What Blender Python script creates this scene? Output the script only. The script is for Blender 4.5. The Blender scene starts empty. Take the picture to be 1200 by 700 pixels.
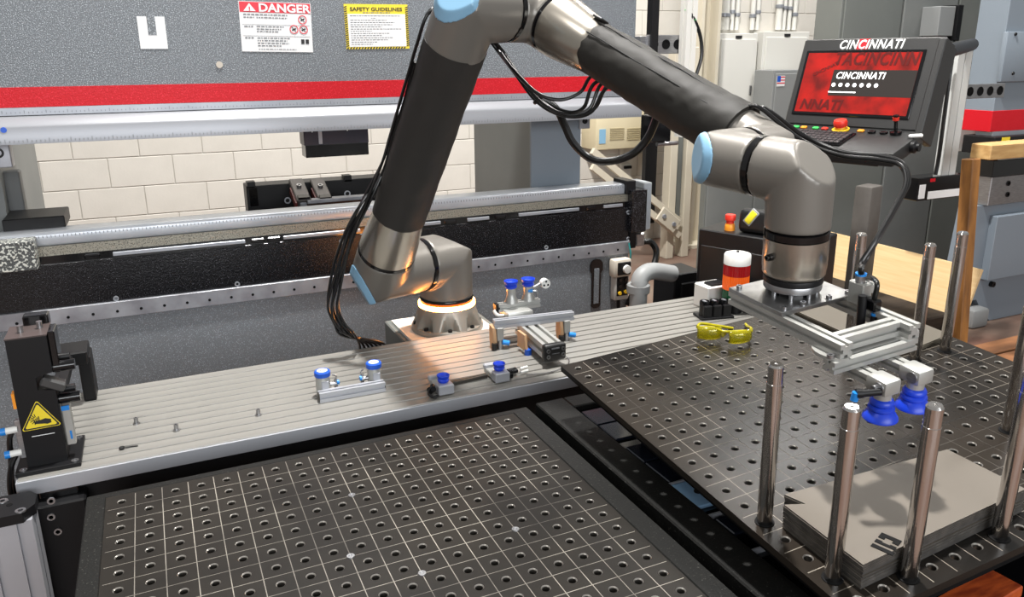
import bpy, bmesh, math, random
from mathutils import Vector, Matrix, noise

# ------------------------------------------------------------------ camera
S = bpy.context.scene
COL = S.collection
RC = ((0.909306218, -0.416059476, -0.007530945),
      (-0.12011693, -0.245104621, -0.962026844),
      (0.398414515, 0.875681584, -0.272850943))
CW = Vector((0.139808951, -1.594446853, 1.653725409))
FPX, CYP = 918.0493, 327.1247
cam = bpy.data.objects.new('camera', bpy.data.cameras.new('camera'))
COL.objects.link(cam)
r0, r1, r2 = (Vector(r) for r in RC)
cam.matrix_world = Matrix(((r0.x, -r1.x, -r2.x, CW.x), (r0.y, -r1.y, -r2.y, CW.y),
                           (r0.z, -r1.z, -r2.z, CW.z), (0, 0, 0, 1)))
cam.data.sensor_width = 36.0
cam.data.lens = FPX / 1200 * 36
cam.data.shift_y = (CYP - 350) / 1200
cam.data.clip_start = 0.05
S.camera = cam

# ------------------------------------------------------------------ world, lamps, exposure
w = bpy.data.worlds.new('hall_ambient'); S.world = w; w.use_nodes = True
bg = w.node_tree.nodes['Background']
bg.inputs[0].default_value = (1.0, 0.985, 0.95, 1); bg.inputs[1].default_value = 0.34
def lamp(name, loc, size, power, col=(1, .975, .94), aim=None):
    l = bpy.data.lights.new(name, 'AREA'); l.shape = 'RECTANGLE'; l.size = size[0]; l.size_y = size[1]
    l.energy = power; l.color = col
    o = bpy.data.objects.new(name, l); COL.objects.link(o); o.location = loc
    if aim is not None:
        o.rotation_euler = (Vector(aim) - Vector(loc)).to_track_quat('-Z', 'Y').to_euler()
    return o
lamp('high_bay_lamp', (1.27, .62, 6.2), (.26, .26), 640)
lamp('high_bay_lamp', (-2.6, -1.0, 6.2), (1.2, .4), 70)
lamp('high_bay_lamp', (6.0, 0.2, 6.2), (1.2, .4), 150)
lamp('high_bay_lamp', (1.5, 3.2, 5.2), (1.6, .4), 85)
lamp('high_bay_lamp', (5.0, 3.3, 5.2), (1.6, .4), 95)
lamp('front_fill_lamp', (.6, -5.9, 2.7), (5.5, 2.2), 300, (.94, .97, 1.0), (.6, 2, 2.2))  # added soft fill from behind the camera, brightens the brake front
S.view_settings.view_transform = 'Standard'; S.view_settings.look = 'None'
S.view_settings.gamma = 1.0; S.view_settings.use_curve_mapping = False
S.view_settings.exposure = 0.0
S.cycles.caustics_reflective = False

# ------------------------------------------------------------------ helpers
def V(*a): return Vector(a)
def ray(x, y):
    a, b = (x - 600) / FPX, (y - CYP) / FPX
    return r0 * a + r1 * b + r2
def atz(x, y, z): d = ray(x, y); return CW + d * ((z - CW.z) / d.z)
def aty(x, y, Y): d = ray(x, y); return CW + d * ((Y - CW.y) / d.y)
def atx(x, y, X): d = ray(x, y); return CW + d * ((X - CW.x) / d.x)
def atd(x, y, D): return CW + ray(x, y) * D
def proj(P):
    v = Vector(P) - CW; z = v.dot(r2); return 600 + FPX * v.dot(r0) / z, CYP + FPX * v.dot(r1) / z
def frame(o, x, y):
    x = Vector(x).normalized(); z = x.cross(Vector(y)).normalized(); y = z.cross(x)
    return Matrix(((x.x, y.x, z.x, o[0]), (x.y, y.y, z.y, o[1]), (x.z, y.z, z.z, o[2]), (0, 0, 0, 1)))
def lin(c):
    def f(u):
        u /= 255; return u / 12.92 if u <= .04045 else ((u + .055) / 1.055) ** 2.4
    return (f(c[0]), f(c[1]), f(c[2]), 1)
MATS = {}
def mat(name, col, rough=.5, metal=0.0, bump=None, var=None, coat=0.0, emit=None, trans=0.0, alpha=1.0, spec=.5, stretch=None, speck=None):
    """procedural principled material; bump=(scale,strength), var=(scale,colour2,contrast), speck=(scale,colour,threshold)"""
    m = bpy.data.materials.new(name); m.use_nodes = True; nt = m.node_tree; N = nt.nodes; L = nt.links
    b = N['Principled BSDF']
    b.inputs['Base Color'].default_value = lin(col); b.inputs['Roughness'].default_value = rough
    b.inputs['Metallic'].default_value = metal; b.inputs['Specular IOR Level'].default_value = spec
    b.inputs['Coat Weight'].default_value = coat; b.inputs['Transmission Weight'].default_value = trans
    b.inputs['Alpha'].default_value = alpha
    tc = N.new('ShaderNodeTexCoord'); src = tc.outputs['Object']
    if stretch:
        mp = N.new('ShaderNodeMapping'); mp.inputs['Scale'].default_value = stretch
        L.new(src, mp.inputs['Vector']); src = mp.outputs['Vector']
    colout = None
    if var:
        n = N.new('ShaderNodeTexNoise'); n.inputs['Scale'].default_value = var[0]; n.inputs['Detail'].default_value = 5
        L.new(src, n.inputs['Vector'])
        r = N.new('ShaderNodeValToRGB'); c = var[2] if len(var) > 2 else .18
        r.color_ramp.elements[0].position = .5 - c; r.color_ramp.elements[1].position = .5 + c
        r.color_ramp.elements[0].color = lin(col); r.color_ramp.elements[1].color = lin(var[1])
        L.new(n.outputs['Fac'], r.inputs['Fac']); colout = r.outputs['Color']
    if speck:
        n = N.new('ShaderNodeTexNoise'); n.inputs['Scale'].default_value = speck[0]; n.inputs['Detail'].default_value = 2
        L.new(src, n.inputs['Vector'])
        r = N.new('ShaderNodeValToRGB'); r.color_ramp.elements[0].position = speck[2]; r.color_ramp.elements[1].position = speck[2] + .05
        mx = N.new('ShaderNodeMix'); mx.data_type = 'RGBA'
        L.new(n.outputs['Fac'], r.inputs['Fac']); L.new(r.outputs['Color'], mx.inputs['Factor'])
        if colout: L.new(colout, mx.inputs['A'])
        else: mx.inputs['A'].default_value = lin(col)
        mx.inputs['B'].default_value = lin(speck[1]); colout = mx.outputs['Result']
    if colout: L.new(colout, b.inputs['Base Color'])
    if bump:
        n = N.new('ShaderNodeTexNoise'); n.inputs['Scale'].default_value = bump[0]; n.inputs['Detail'].default_value = 3
        L.new(src, n.inputs['Vector'])
        bp = N.new('ShaderNodeBump'); bp.inputs['Strength'].default_value = bump[1]; bp.inputs['Distance'].default_value = .002
        L.new(n.outputs['Fac'], bp.inputs['Height']); L.new(bp.outputs['Normal'], b.inputs['Normal'])
    if emit:
        b.inputs['Emission Color'].default_value = lin(emit[0]); b.inputs['Emission Strength'].default_value = emit[1]
    MATS[name] = m
    return m

class B:
    def __init__(s): s.bm = bmesh.new()
    def box(s, c, size, rot=None, bev=0.0, seg=1):
        r = bmesh.ops.create_cube(s.bm, size=1.0)
        m = Matrix.Translation(Vector(c)) @ (rot.to_4x4() if rot is not None else Matrix()) @ Matrix.Diagonal((*size, 1))
        bmesh.ops.transform(s.bm, matrix=m, verts=r['verts'])
        if bev:
            es = {e for v in r['verts'] for e in v.link_edges}
            bmesh.ops.bevel(s.bm, geom=list(es), offset=bev, segments=seg, affect='EDGES', profile=.5)
        return s
    def b2(s, lo, hi, bev=0.0, seg=1):
        lo, hi = Vector(lo), Vector(hi)
        return s.box((lo + hi) / 2, [abs(hi[i] - lo[i]) for i in range(3)], bev=bev, seg=seg)
    def fbox(s, M, c, size, bev=0.0, seg=1):
        r = bmesh.ops.create_cube(s.bm, size=1.0)
        bmesh.ops.transform(s.bm, matrix=M @ Matrix.Translation(Vector(c)) @ Matrix.Diagonal((*size, 1)), verts=r['verts'])
        if bev:
            es = {e for v in r['verts'] for e in v.link_edges}
            bmesh.ops.bevel(s.bm, geom=list(es), offset=bev, segments=seg, affect='EDGES', profile=.5)
        return s
    def lathe(s, o, axis, prof, n=32, cap=True):
        o = Vector(o); a = Vector(axis).normalized(); u = a.orthogonal().normalized(); v = a.cross(u)
        rings = []
        for r, h in prof:
            rings.append([s.bm.verts.new(o + a * h + (u * math.cos(2 * math.pi * k / n) + v * math.sin(2 * math.pi * k / n)) * r) for k in range(n)])
        for A, C in zip(rings, rings[1:]):
            for k in range(n): s.bm.faces.new((A[k], A[(k + 1) % n], C[(k + 1) % n], C[k]))
        if cap:
            s.bm.faces.new(rings[0][::-1]); s.bm.faces.new(rings[-1])
        return s
    def cyl(s, p0, p1, r0, r1=None, n=24):
        p0, p1 = Vector(p0), Vector(p1); return s.lathe(p0, p1 - p0, [(r0, 0), (r0 if r1 is None else r1, (p1 - p0).length)], n)
    def prism(s, M, poly, z0, z1):
        A = [s.bm.verts.new(M @ Vector((x, y, z0))) for x, y in poly]; C = [s.bm.verts.new(M @ Vector((x, y, z1))) for x, y in poly]
        n = len(poly)
        for k in range(n): s.bm.faces.new((A[k], A[(k + 1) % n], C[(k + 1) % n], C[k]))
        s.bm.faces.new(A[::-1]); s.bm.faces.new(C)
        return s
    def tube(s, pts, r, n=10, sub=8):
        pts = [Vector(p) for p in pts]; P = []
        if len(pts) > 2:
            e = [pts[0] * 2 - pts[1]] + pts + [pts[-1] * 2 - pts[-2]]
            for i in range(1, len(e) - 2):
                for k in range(sub):
                    t = k / sub; a, b, c, d = e[i - 1:i + 3]
                    P.append(.5 * ((2 * b) + (c - a) * t + (2 * a - 5 * b + 4 * c - d) * t * t + (3 * b - a - 3 * c + d) * t ** 3))
            P.append(pts[-1])
        else: P = pts
        t = (P[1] - P[0]).normalized(); u = t.orthogonal().normalized(); rings = []
        for i, p in enumerate(P):
            t = (P[min(i + 1, len(P) - 1)] - P[max(i - 1, 0)]).normalized(); u = (u - t * u.dot(t)).normalized(); v = t.cross(u)
            rings.append([s.bm.verts.new(p + (u * math.cos(2 * math.pi * k / n) + v * math.sin(2 * math.pi * k / n)) * r) for k in range(n)])
        for A, C in zip(rings, rings[1:]):
            for k in range(n): s.bm.faces.new((A[k], A[(k + 1) % n], C[(k + 1) % n], C[k]))
        s.bm.faces.new(rings[0][::-1]); s.bm.faces.new(rings[-1])
        return s
    def rail(s, p0, p1, wd, ht, up=(0, 0, 1), slot=.28, dep=.22, nx=1):
        """slotted aluminium profile: box section with a groove in each face (nx grooves in top and bottom)"""
        p0, p1 = Vector(p0), Vector(p1); z = (p1 - p0); y = Vector(up); x = y.cross(z).normalized()
        M = frame(p0, x, z.normalized().cross(x)); L = z.length
        sw = slot * ht / 2; dp = dep * ht; poly = []
        def side(n, half, make):
            out = []
            for k in range(n):
                c = -half + (2 * k + 1) * half / n
                out += [(c - sw, 0), (c - sw, dp), (c + sw, dp), (c + sw, 0)]
            return out
        hw, hh = wd / 2, ht / 2
        poly.append((-hw, -hh)); poly += [(a, -hh + d) for a, d in side(nx, hw, 0)]
        poly.append((hw, -hh)); poly += [(hw - d, a) for a, d in side(1, hh, 0)]
        poly.append((hw, hh)); poly += [(-a, hh - d) for a, d in side(nx, hw, 0)]
        poly.append((-hw, hh)); poly += [(-hw + d, -a) for a, d in side(1, hh, 0)]
        return s.prism(M, poly, 0, L)
    def out(s, name, m, parent=None, smooth=True, ang=35):
        bmesh.ops.recalc_face_normals(s.bm, faces=s.bm.faces)
        me = bpy.data.meshes.new(name); s.bm.to_mesh(me); s.bm.free()
        for mm in (m if isinstance(m, (list, tuple)) else [m]): me.materials.append(mm)
        if smooth:
            me.shade_smooth(); me.set_sharp_from_angle(angle=math.radians(ang))
        return link(name, me, parent)
def link(name, me, parent=None):
    o = bpy.data.objects.new(name, me); COL.objects.link(o)
    if parent is not None: setpar(o, parent)
    return o
WM = {}
def setpar(o, p):
    o.parent = p
    if p.name in WM: o.matrix_parent_inverse = WM[p.name].inverted()
def thing(name, label, cat, loc=(0, 0, 0), group=None):
    o = bpy.data.objects.new(name, None); COL.objects.link(o); o.location = loc; o.empty_display_size = .05
    WM[o.name] = Matrix.Translation(Vector(loc)); return tag(o, label, cat, group)
def tag(o, label, cat, group=None):
    o['label'] = label; o['category'] = cat
    if group: o['group'] = group
    return o
def struct(o, label=None, cat=None):
    o['kind'] = 'structure'
    if label: o['label'] = label
    if cat: o['category'] = cat
    return o
def text(s, size, M, m, parent, name='lettering', shear=0.0, bold=0.0, align='LEFT', ext=.0004, sx=1.0, fit=None, space=1.0):
    c = bpy.data.curves.new('txt', 'FONT'); c.body = s; c.size = size; c.shear = shear; c.offset = bold; c.extrude = ext
    c.align_x = align; c.resolution_u = 3; c.space_character = space
    t = bpy.data.objects.new('txt', c); COL.objects.link(t)
    dg = bpy.context.evaluated_depsgraph_get(); dg.update()
    me = bpy.data.meshes.new_from_object(t.evaluated_get(dg)); bpy.data.objects.remove(t); bpy.data.curves.remove(c)
    if fit:
        xs = [v.co.x for v in me.vertices]; sx = fit / (max(xs) - min(xs))
    me.transform(M @ Matrix.Diagonal((sx, 1, 1, 1))); me.materials.clear(); me.materials.append(m); me.name = name
    return link(name, me, parent)
def copy_tree(o, loc):
    c = o.copy(); COL.objects.link(c); c.location = loc
    for ch in o.children:
        k = ch.copy(); COL.objects.link(k); k.parent = c
        for g in ch.children:
            q = g.copy(); COL.objects.link(q); q.parent = k
    return c
X, Y, Z = V(1, 0, 0), V(0, 1, 0), V(0, 0, 1)

# ------------------------------------------------------------------ materials
GREYTEX = mat('grey_texture_paint', (104, 109, 114), .42, bump=(240, .8), speck=(300, (168, 174, 180), .56))
GREYBED = mat('grey_bed_paint', (112, 117, 122), .40, bump=(260, .7), speck=(330, (158, 164, 172), .60))
GREYFLAT = mat('grey_flat_paint', (118, 120, 118), .5, var=(3, (108, 111, 110)))
GREYBLUE = mat('grey_blue_paint', (122, 132, 142), .45, bump=(120, .2))
GREYDK = mat('grey_dark_paint', (108, 111, 107), .55, var=(2, (98, 101, 98)))
RED = mat('red_paint', (192, 12, 28), .45, spec=.3, bump=(240, .5), speck=(300, (220, 44, 62), .60))
STEELW = mat('bright_rail_steel', (165, 168, 174), .34, .45, var=(8, (148, 152, 160)))
STEEL = mat('brushed_steel', (176, 176, 178), .3, .9, var=(30, (150, 150, 152)), stretch=(1, 1, 12))
STEELBAR = mat('steel_bar', (170, 172, 178), .42, .6, var=(14, (140, 140, 146)))
PINSTEEL = mat('pin_steel', (205, 202, 200), .16, 1.0, bump=(300, .05))
ALU = mat('anodised_aluminium', (168, 168, 164), .38, .45, var=(10, (182, 182, 178)))
ALUTAB = mat('table_aluminium', (148, 146, 141), .42, .3, var=(4, (132, 130, 125)), stretch=(.4, 6, 1))
ALUEDGE = mat('bright_aluminium_edge', (178, 180, 186), .38, .4)
ALUGROOVE = mat('groove_aluminium', (70, 67, 62), .5, .3)
ALUPLATE = mat('brushed_plate', (165, 165, 165), .28, .9, var=(40, (140, 140, 140)))
BLACK = mat('black_paint', (18, 18, 20), .42, spec=.3)
BLACKTEX = mat('black_texture_paint', (14, 14, 17), .2, bump=(230, .5), speck=(420, (150, 150, 160), .655))
BLACKRUB = mat('black_rubber', (17, 17, 18), .42)
BLACKGLOSS = mat('black_gloss', (12, 12, 14), .12)
BLACKMAT = mat('black_matt', (10, 10, 11), .7, spec=.15)
PLATE = mat('dark_plate_steel', (27, 25, 23), .40, .0, spec=.16, var=(7, (38, 35, 31)))
PLATER = mat('worn_plate_steel', (24, 22, 20), .26, .0, spec=.16, var=(3.5, (40, 35, 30), .14), bump=(9, .04))
SCRIBE = mat('scribed_line', (84, 80, 75), .4, .4, var=(7, (170, 164, 154), .15))
SCRIBER = mat('scribed_line_worn', (34, 32, 30), .4, .4, var=(3, (150, 142, 130), .12))
FRAMEBK = mat('cart_frame_black', (22, 22, 21), .5, spec=.18, bump=(180, .25), speck=(260, (64, 64, 60), .66))
ROBOT = mat('robot_grey', (122, 118, 112), .36, .35)
ROBALU = mat('robot_satin_aluminium', (176, 170, 160), .27, .9, stretch=(1, 1, 1))
LIDBLUE = mat('lid_blue', (132, 176, 206), .35)
SLEEVE = mat('sleeve_fabric', (42, 40, 38), .6, spec=.4, bump=(500, .15))
SLEEVEG = mat('sleeve_vinyl', (38, 36, 33), .62, spec=.35, bump=(16, .6))
RINGGLOW = mat('ring_light', (255, 236, 214), .4, emit=((255, 160, 76), 48.0))
RINGAMB = mat('ring_amber', (150, 60, 20), .3, emit=((255, 110, 30), .6))
CABLE = mat('cable_black', (16, 16, 17), .28)
WALLB = mat('painted_block', (214, 210, 202), .6, bump=(70, .25), var=(5, (206, 202, 194)))
MORTAR = mat('mortar', (188, 184, 176), .8, bump=(60, .3))
FLOORM = mat('floor_concrete', (96, 66, 54), .5, var=(2.2, (120, 104, 92), .2), bump=(30, .3))
WHITEP = mat('white_paint', (222, 221, 215), .45)
BEIGE = mat('beige_paint', (206, 198, 180), .5, var=(3, (196, 188, 170)))
CREAM = mat('cream_box', (214, 202, 170), .5)
PAPER = mat('paper_white', (228, 229, 230), .6)
SIGNRED = mat('sign_red', (212, 40, 58), .5)
SIGNYEL = mat('sign_yellow', (240, 214, 50), .5)
INK = mat('ink_black', (30, 30, 32), .6)
INKGREY = mat('ink_grey', (120, 122, 126), .6)
CUPBLUE = mat('suction_blue', (22, 62, 200), .38)
FITBLUE = mat('fitting_blue', (30, 128, 210), .35)
CAPBLUE = mat('ring_blue', (28, 84, 190), .4)
WHITEPL = mat('white_plastic', (226, 226, 222), .4)
WOODL = mat('plywood', (226, 196, 148), .6, var=(6, (214, 180, 130)), stretch=(3, .6, 12))
WOODO = mat('timber_orange', (176, 120, 58), .6, var=(5, (112, 74, 40), .25), stretch=(6, 6, 1.2))
WOODB = mat('timber_block', (206, 168, 112), .6, var=(6, (180, 138, 84)), stretch=(1.5, 5, 8))
WOODBR = mat('timber_brown', (150, 100, 62), .7, var=(5, (120, 80, 50)), stretch=(1, 3, 8))
WOODDK = mat('timber_dark', (34, 28, 23), .8, spec=.2, var=(6, (58, 49, 41), .2), stretch=(1, 4, 6), bump=(40, .5))
WOODRED = mat('timber_red', (190, 84, 34), .55, var=(16, (140, 52, 20), .12), stretch=(1, 5, 1))
SHEET = mat('sheet_steel', (99, 92, 83), .45, .1, var=(5, (94, 87, 78)))
SHEETEDGE = mat('sheet_edge', (120, 116, 112), .4, .6, var=(60, (90, 88, 86)))
SHEET2 = mat('sheet_olive', (84, 78, 67), .5, .1)
GLASSY = mat('yellow_lens', (226, 214, 20), .08, trans=.75, coat=.3)
SCREEN = mat('screen_red', (150, 20, 14), .25, emit=((140, 26, 18), .35), var=(14, (70, 14, 12)))
SCREENDK = mat('screen_dark', (40, 36, 34), .25, emit=((46, 42, 40), .35))
SCREENWH = mat('screen_white', (240, 240, 240), .4, emit=((255, 255, 255), .8))
SCREENMID = mat('screen_dark_red', (70, 12, 10), .3, emit=((96, 20, 16), .4))  # dark red of the background lettering on the screen
LOGOWH = mat('logo_white', (240, 240, 240), .5)
LENSR = mat('beacon_red', (168, 20, 26), .2, trans=.25, emit=((150, 20, 20), .12))
LENSO = mat('beacon_orange', (238, 110, 30), .2, trans=.25, emit=((230, 90, 20), .2))
LENSG = mat('beacon_green', (12, 84, 50), .2, trans=.25)
PADBLUE = mat('glossy_pad', (26, 30, 40), .12, spec=.8)
PADSKY = mat('sky_reflection_plate', (150, 190, 226), .25, .0)  # pale blue colour stands in for sky reflected in the plate
CLEAR = mat('frosted_plastic', (214, 222, 230), .3, trans=.5)
EYEL = mat('button_yellow', (236, 190, 40), .4)
GREENB = mat('button_green', (60, 190, 90), .4)
ESTOP = mat('estop_red', (226, 52, 36), .4)
ORANGE = mat('estop_orange', (240, 150, 40), .4)
PIPEGREY = mat('conduit_grey', (140, 142, 142), .5)

# ------------------------------------------------------------------ the setting
struct(B().b2((-6, -6, -.1), (10, 5, 0)).out('floor', FLOORM, smooth=False), 'reddish brown worn concrete shop floor', 'floor')
WY = 4.4
wall = struct(B().b2((-6, WY, 0), (10, WY + .2, 5.5)).out('wall_back', MORTAR, smooth=False), 'cream painted concrete block wall', 'wall')
def block_mesh(L):
    b = B(); b.box((0, -.0015, 0), (L - .006, .006, .197), bev=.0025); o = b.out('block', WALLB); me = o.data; bpy.data.objects.remove(o); return me
bm_full = block_mesh(.406)
for row in range(0, 20):
    z = .1 + row * .203
    for k in range(-8, 22):
        x = k * .406 + (.203 if row % 2 else 0) + .06
        px, py = proj((x, WY, z))
        if (30 < px < 620 and 120 < py < 300) or (670 < px < 1010 and -30 < py < 310):
            o = link('block', bm_full, wall); o.location = (x, WY, z)

# ------------------------------------------------------------------ press brake behind the robot
YB = 1.45
pb = thing('press_brake', 'large grey press brake with red striped ram and black bed behind the robot', 'press brake', (.9, YB, 0))
XL, XR = -2.0, 2.13
B().b2((XL, YB, 1.50), (XR, YB + .16, 2.75), bev=.004).out('ram', GREYTEX, pb)
B().b2((XL, YB - .002, 1.507), (XR, YB + .01, 1.571)).out('red_stripe', RED, pb, smooth=False)
rl = B().b2((XL, YB - .006, 1.482), (XR, YB + .05, 1.506)).out('ruler_strip', STEELW, pb, smooth=False)
tk = B()
x = -.6
k = 0
while x < XR - .02:
    h = .010 if k % 5 == 0 else .005
    tk.b2((x, YB - .0066, 1.488), (x + .002, YB - .005, 1.488 + h)); x += .0125; k += 1
tk.out('ruler_marks', INKGREY, rl, smooth=False)
b = B(); b.prism(frame((XL, YB - .045, 1.392), (0, 1, 0), (0, 0, 1)), [(0, 0), (.16, 0), (.16, .092), (.05, .092), (.03, .082), (.006, .06), (0, .05)], 0, XR + .016 - XL)
clampr = b.out('clamp_rail', mat('clamp_rail_steel', (138, 140, 145), .36, .3), pb)
tk = B(); x = -.6; k = 0
while x < XR:
    tk.b2((x, YB - .0456, 1.398), (x + .002, YB - .0446, 1.398 + (.012 if k % 5 == 0 else .007))); x += .0125; k += 1
tk.out('ruler_marks', INKGREY, clampr, smooth=False)
B().cyl((-.285, YB - .046, 1.44), (-.285, YB - .04, 1.44), .009).out('rail_bolt', CAPBLUE, pb)
# bed
B().b2((XL, YB + .02, 1.035), (XR, YB + .13, 1.085), bev=.012, seg=3).out('die_rail', mat('die_rail_steel', (206, 210, 216), .3, .3, var=(8, (190, 195, 203))), pb)
tk = B(); x = -.6; k = 0
while x < XR - .02:
    tk.b2((x, YB + .0194, 1.066), (x + .002, YB + .0206, 1.066 + .008)); x += .0125
tk.out('ruler_marks', INKGREY, pb, smooth=False)
TAN = mat('speckled_steel', (150, 146, 134), .4, .5, bump=(200, .4), speck=(260, (84, 82, 76), .55))
B().b2((XL, YB + .012, 1.004), (XR, YB + .14, 1.036)).out('rail_base', TAN, pb, smooth=False)
B().b2((XL, YB + .006, .976), (XR, YB + .14, 1.004)).out('slot_channel', BLACKGLOSS, pb, smooth=False)
x = .05
random.seed(3)
for x0, x1 in ((-.03, .42), (.56, .86), (.98, 1.2), (1.32, 1.42), (1.56, 1.86), (1.99, 2.09)):
    B().b2((x0, YB - .002, .984), (x1, YB + .01, .997), bev=.001).out('steel_insert', STEELW, pb)
for x0 in (-.12, .44, .50, .88, 1.22, 1.45, 1.9):
    B().b2((x0, YB - .003, .980), (x0 + .05, YB + .01, .998), bev=.004).out('clamp_clip', BLACKGLOSS, pb)
B().b2((XL, YB, .815), (XR, YB + .12, .976), bev=.002).out('bed_beam', BLACKTEX, pb)
bar = B().b2((XL, YB - .012, .760), (XR, YB + .02, .818), bev=.001).out('bolt_bar', STEELBAR, pb)
x = -.9
while x < XR - .03:
    B().cyl((x, YB - .0128, .783), (x, YB - .010, .783), .0052, n=12).out('bolt_hole', BLACKMAT, bar); x += .078
for bx, by in ((136, 350), (278, 333), (400, 283), (640, 290), (736, 249), (736, 280)):
    p = aty(bx, by, YB)
    q = B(); q.lathe(p + V(0, .002, 0), -Y, [(.0095, 0), (.0095, .006), (.0055, .006), (.004, .002)], 16); q.out('socket_bolt', STEELW, pb)
B().b2((XL, YB, .02), (XR + .0, YB + .10, .775), bev=.002).out('front_panel', GREYBED, pb)
# slot handle
fr = frame((1.955, YB - .002, .634), X, Z)
poly = []
for a in range(0, 181, 15): poly.append((.034 * math.cos(math.radians(a)), .085 + .03 * math.sin(math.radians(a))))
poly += [(-.034, .06), (-.024, .045), (-.024, -.10)]
for a in range(180, 361, 20): poly.append((.026 * math.cos(math.radians(a)), -.105 + .02 * math.sin(math.radians(a))))
poly += [(.024, -.10), (.024, .045), (.034, .06)]
sl = B().prism(fr, poly, -.001, .004).out('slot_recess', BLACKGLOSS, pb, smooth=False)
B().fbox(fr, (0, -.015, .005), (.026, .17, .004)).out('slot_plate', GREYBED, sl, smooth=False)
# bed ends
B().b2((XR - .005, YB - .03, .86), (XR + .075, YB + .14, 1.06), bev=.003).out('end_plate', BLACKTEX, pb)
B().b2((XR - .02, YB + .0, 1.04), (XR + .03, YB + .12, 1.10), bev=.003).out('rail_end_cap', BLACK, pb)
B().b2((XR + .075, YB + .0, .86), (XR + .12, YB + .13, 1.085), bev=.004).out('clear_guard', CLEAR, pb)
B().b2((XR + .0, YB - .01, .78), (XR + .035, YB + .05, .86), bev=.003).out('motor_bracket', BLACK, pb)
B().b2((XR + .035, YB - .01, .785), (XR + .085, YB + .05, .85), bev=.006).out('drive_motor', STEEL, pb)
B().tube([(XR + .085, YB + .02, .80), (XR + .14, YB + .02, .79), (XR + .16, YB, .74), (XR + .12, YB - .02, .66), (XR + .04, YB - .02, .58), (XR + .005, YB, .5)], .016).out('drive_cable', CABLE, pb)
p = aty(17, 301, YB - .05)
B().b2((p.x - .3, YB - .06, p.z - .05), (p.x + .062, YB + .02, p.z + .05), bev=.003).out('end_block', mat('granite_speckle', (70, 72, 72), .35, bump=(120, .8), speck=(120, (196, 198, 190), .52)), pb)
# side frames with their throats
b = B(); fr = frame((1.70, YB + .16, 0), (0, 1, 0), (0, 0, 1))
B().b2((1.97, YB + .17, .02), (2.07, YB + 1.1, 2.7), bev=.004)
B().prism(frame((1.83, YB + .18, 0), (0, 1, 0), (0, 0, 1)), [(0, .02), (1.0, .02), (1.0, 2.7), (0, 2.7), (0, 1.5), (.045, 1.3), (.05, 1.2), (.03, 1.08), (0, 1.0)], 0, .14).out('side_frame', [GREYFLAT], pb)
fb = B().b2((1.70, YB + .165, .9), (1.955, YB + .18, 1.6)).out('frame_face', GREYBLUE, pb, smooth=False)
p = aty(686, 142, YB + .15)
B().b2((p.x - .028, YB + .155, p.z - .035), (p.x + .028, YB + .168, p.z + .035), bev=.002).out('latch_plate', STEELW, fb)
B().lathe((p.x, YB + .156, p.z), -Y, [(.013, 0), (.013, .004), (.008, .004), (.008, .001)], 20).out('latch_ring', BLACK, fb)
B().prism(frame((-.52, YB + .18, 0), (0, 1, 0), (0, 0, 1)), [(0, .02), (1.1, .02), (1.1, 2.7), (0, 2.7), (0, 1.5), (.06, 1.3), (.05, 1.15), (0, 1.0)], 0, .16).out('side_frame', [GREYFLAT], pb)
B().b2((-.53, YB + .165, .9), (-.40, YB + .185, 1.6)).out('frame_face', GREYBLUE, pb, smooth=False)
p = aty(0, 178, YB + .1)
B().b2((p.x - .2, YB + .06, p.z - .05), (p.x + .035, YB + .12, p.z + .055), bev=.003).out('latch_plate', STEELBAR, pb)
B().lathe((p.x, YB + .062, p.z), -Y, [(.017, 0), (.017, .004), (.010, .004), (.010, .001)], 20).out('latch_ring', BLACK, pb)
p = aty(10, 240, YB + .3)
B().b2((p.x - .3, YB + .3, p.z - .10), (p.x + .05, YB + .36, p.z + .12), bev=.004).out('guard_box', mat('guard_grey', (96, 98, 98), .5), pb)
B().b2((-.36, YB + .1, 1.08), (-.17, YB + .3, 1.125), bev=.003).out('rail_tray', BLACK, pb)

# stickers and signs on the ram
FR = lambda x, z: frame((x, YB - .0005, z), X, Z)
lab = B().fbox(FR(.19, 1.742), (0, 0, .0005), (.086, .105, .001)).out('paper_label', PAPER, pb, smooth=False)
B().fbox(FR(.19, 1.742), (.0, .03, .001), (.026, .075, .001)).out('label_print', GREYTEX, lab, smooth=False)
B().cyl((.394, YB - .003, 1.635), (.394, YB, 1.635), .0115, n=20).out('hole_plug', mat('plug_beige', (190, 182, 170), .5), pb)
def lines(M, rows, name, m, parent):
    b = B()
    for x0, y0, x1, h in rows: b.fbox(M, ((x0 + x1) / 2, y0, .0014), (x1 - x0, h, .0004))
    return b.out(name, m, parent, smooth=False)
def wordy(M, x0, x1, y, h, rng):
    rows = []; x = x0
    while x < x1:
        w_ = rng.uniform(.004, .013); rows.append((x, y, min(x + w_, x1), h)); x += w_ + .003
    return rows
rng = random.Random(5)
M_ = FR(.475, 1.68) @ Matrix.Rotation(math.radians(-1.0), 4, 'Z') @ Matrix.Diagonal((1, .74, 1, 1))
sg = B().fbox(M_, (.125, .115, .0005), (.25, .23, .001)).out('danger_sign', PAPER, pb, smooth=False)
B().fbox(M_, (.125, .2045, .0011), (.246, .047, .0006)).out('sign_header', SIGNRED, sg, smooth=False)
text('DANGER', .052, M_ @ Matrix.Translation((.066, .186, .0017)), PAPER, sg, bold=.0016, sx=.86)
tri = B(); tri.prism(M_ @ Matrix.Translation((.036, .186, .0014)), [(-.021, 0), (.021, 0), (0, .036)], 0, .0006); tri.out('warning_triangle', PAPER, sg, smooth=False)
B().fbox(M_, (.036, .199, .0022), (.004, .014, .0004)).fbox(M_, (.036, .189, .0022), (.004, .003, .0004)).out('exclamation_mark', SIGNRED, sg, smooth=False)
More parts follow.
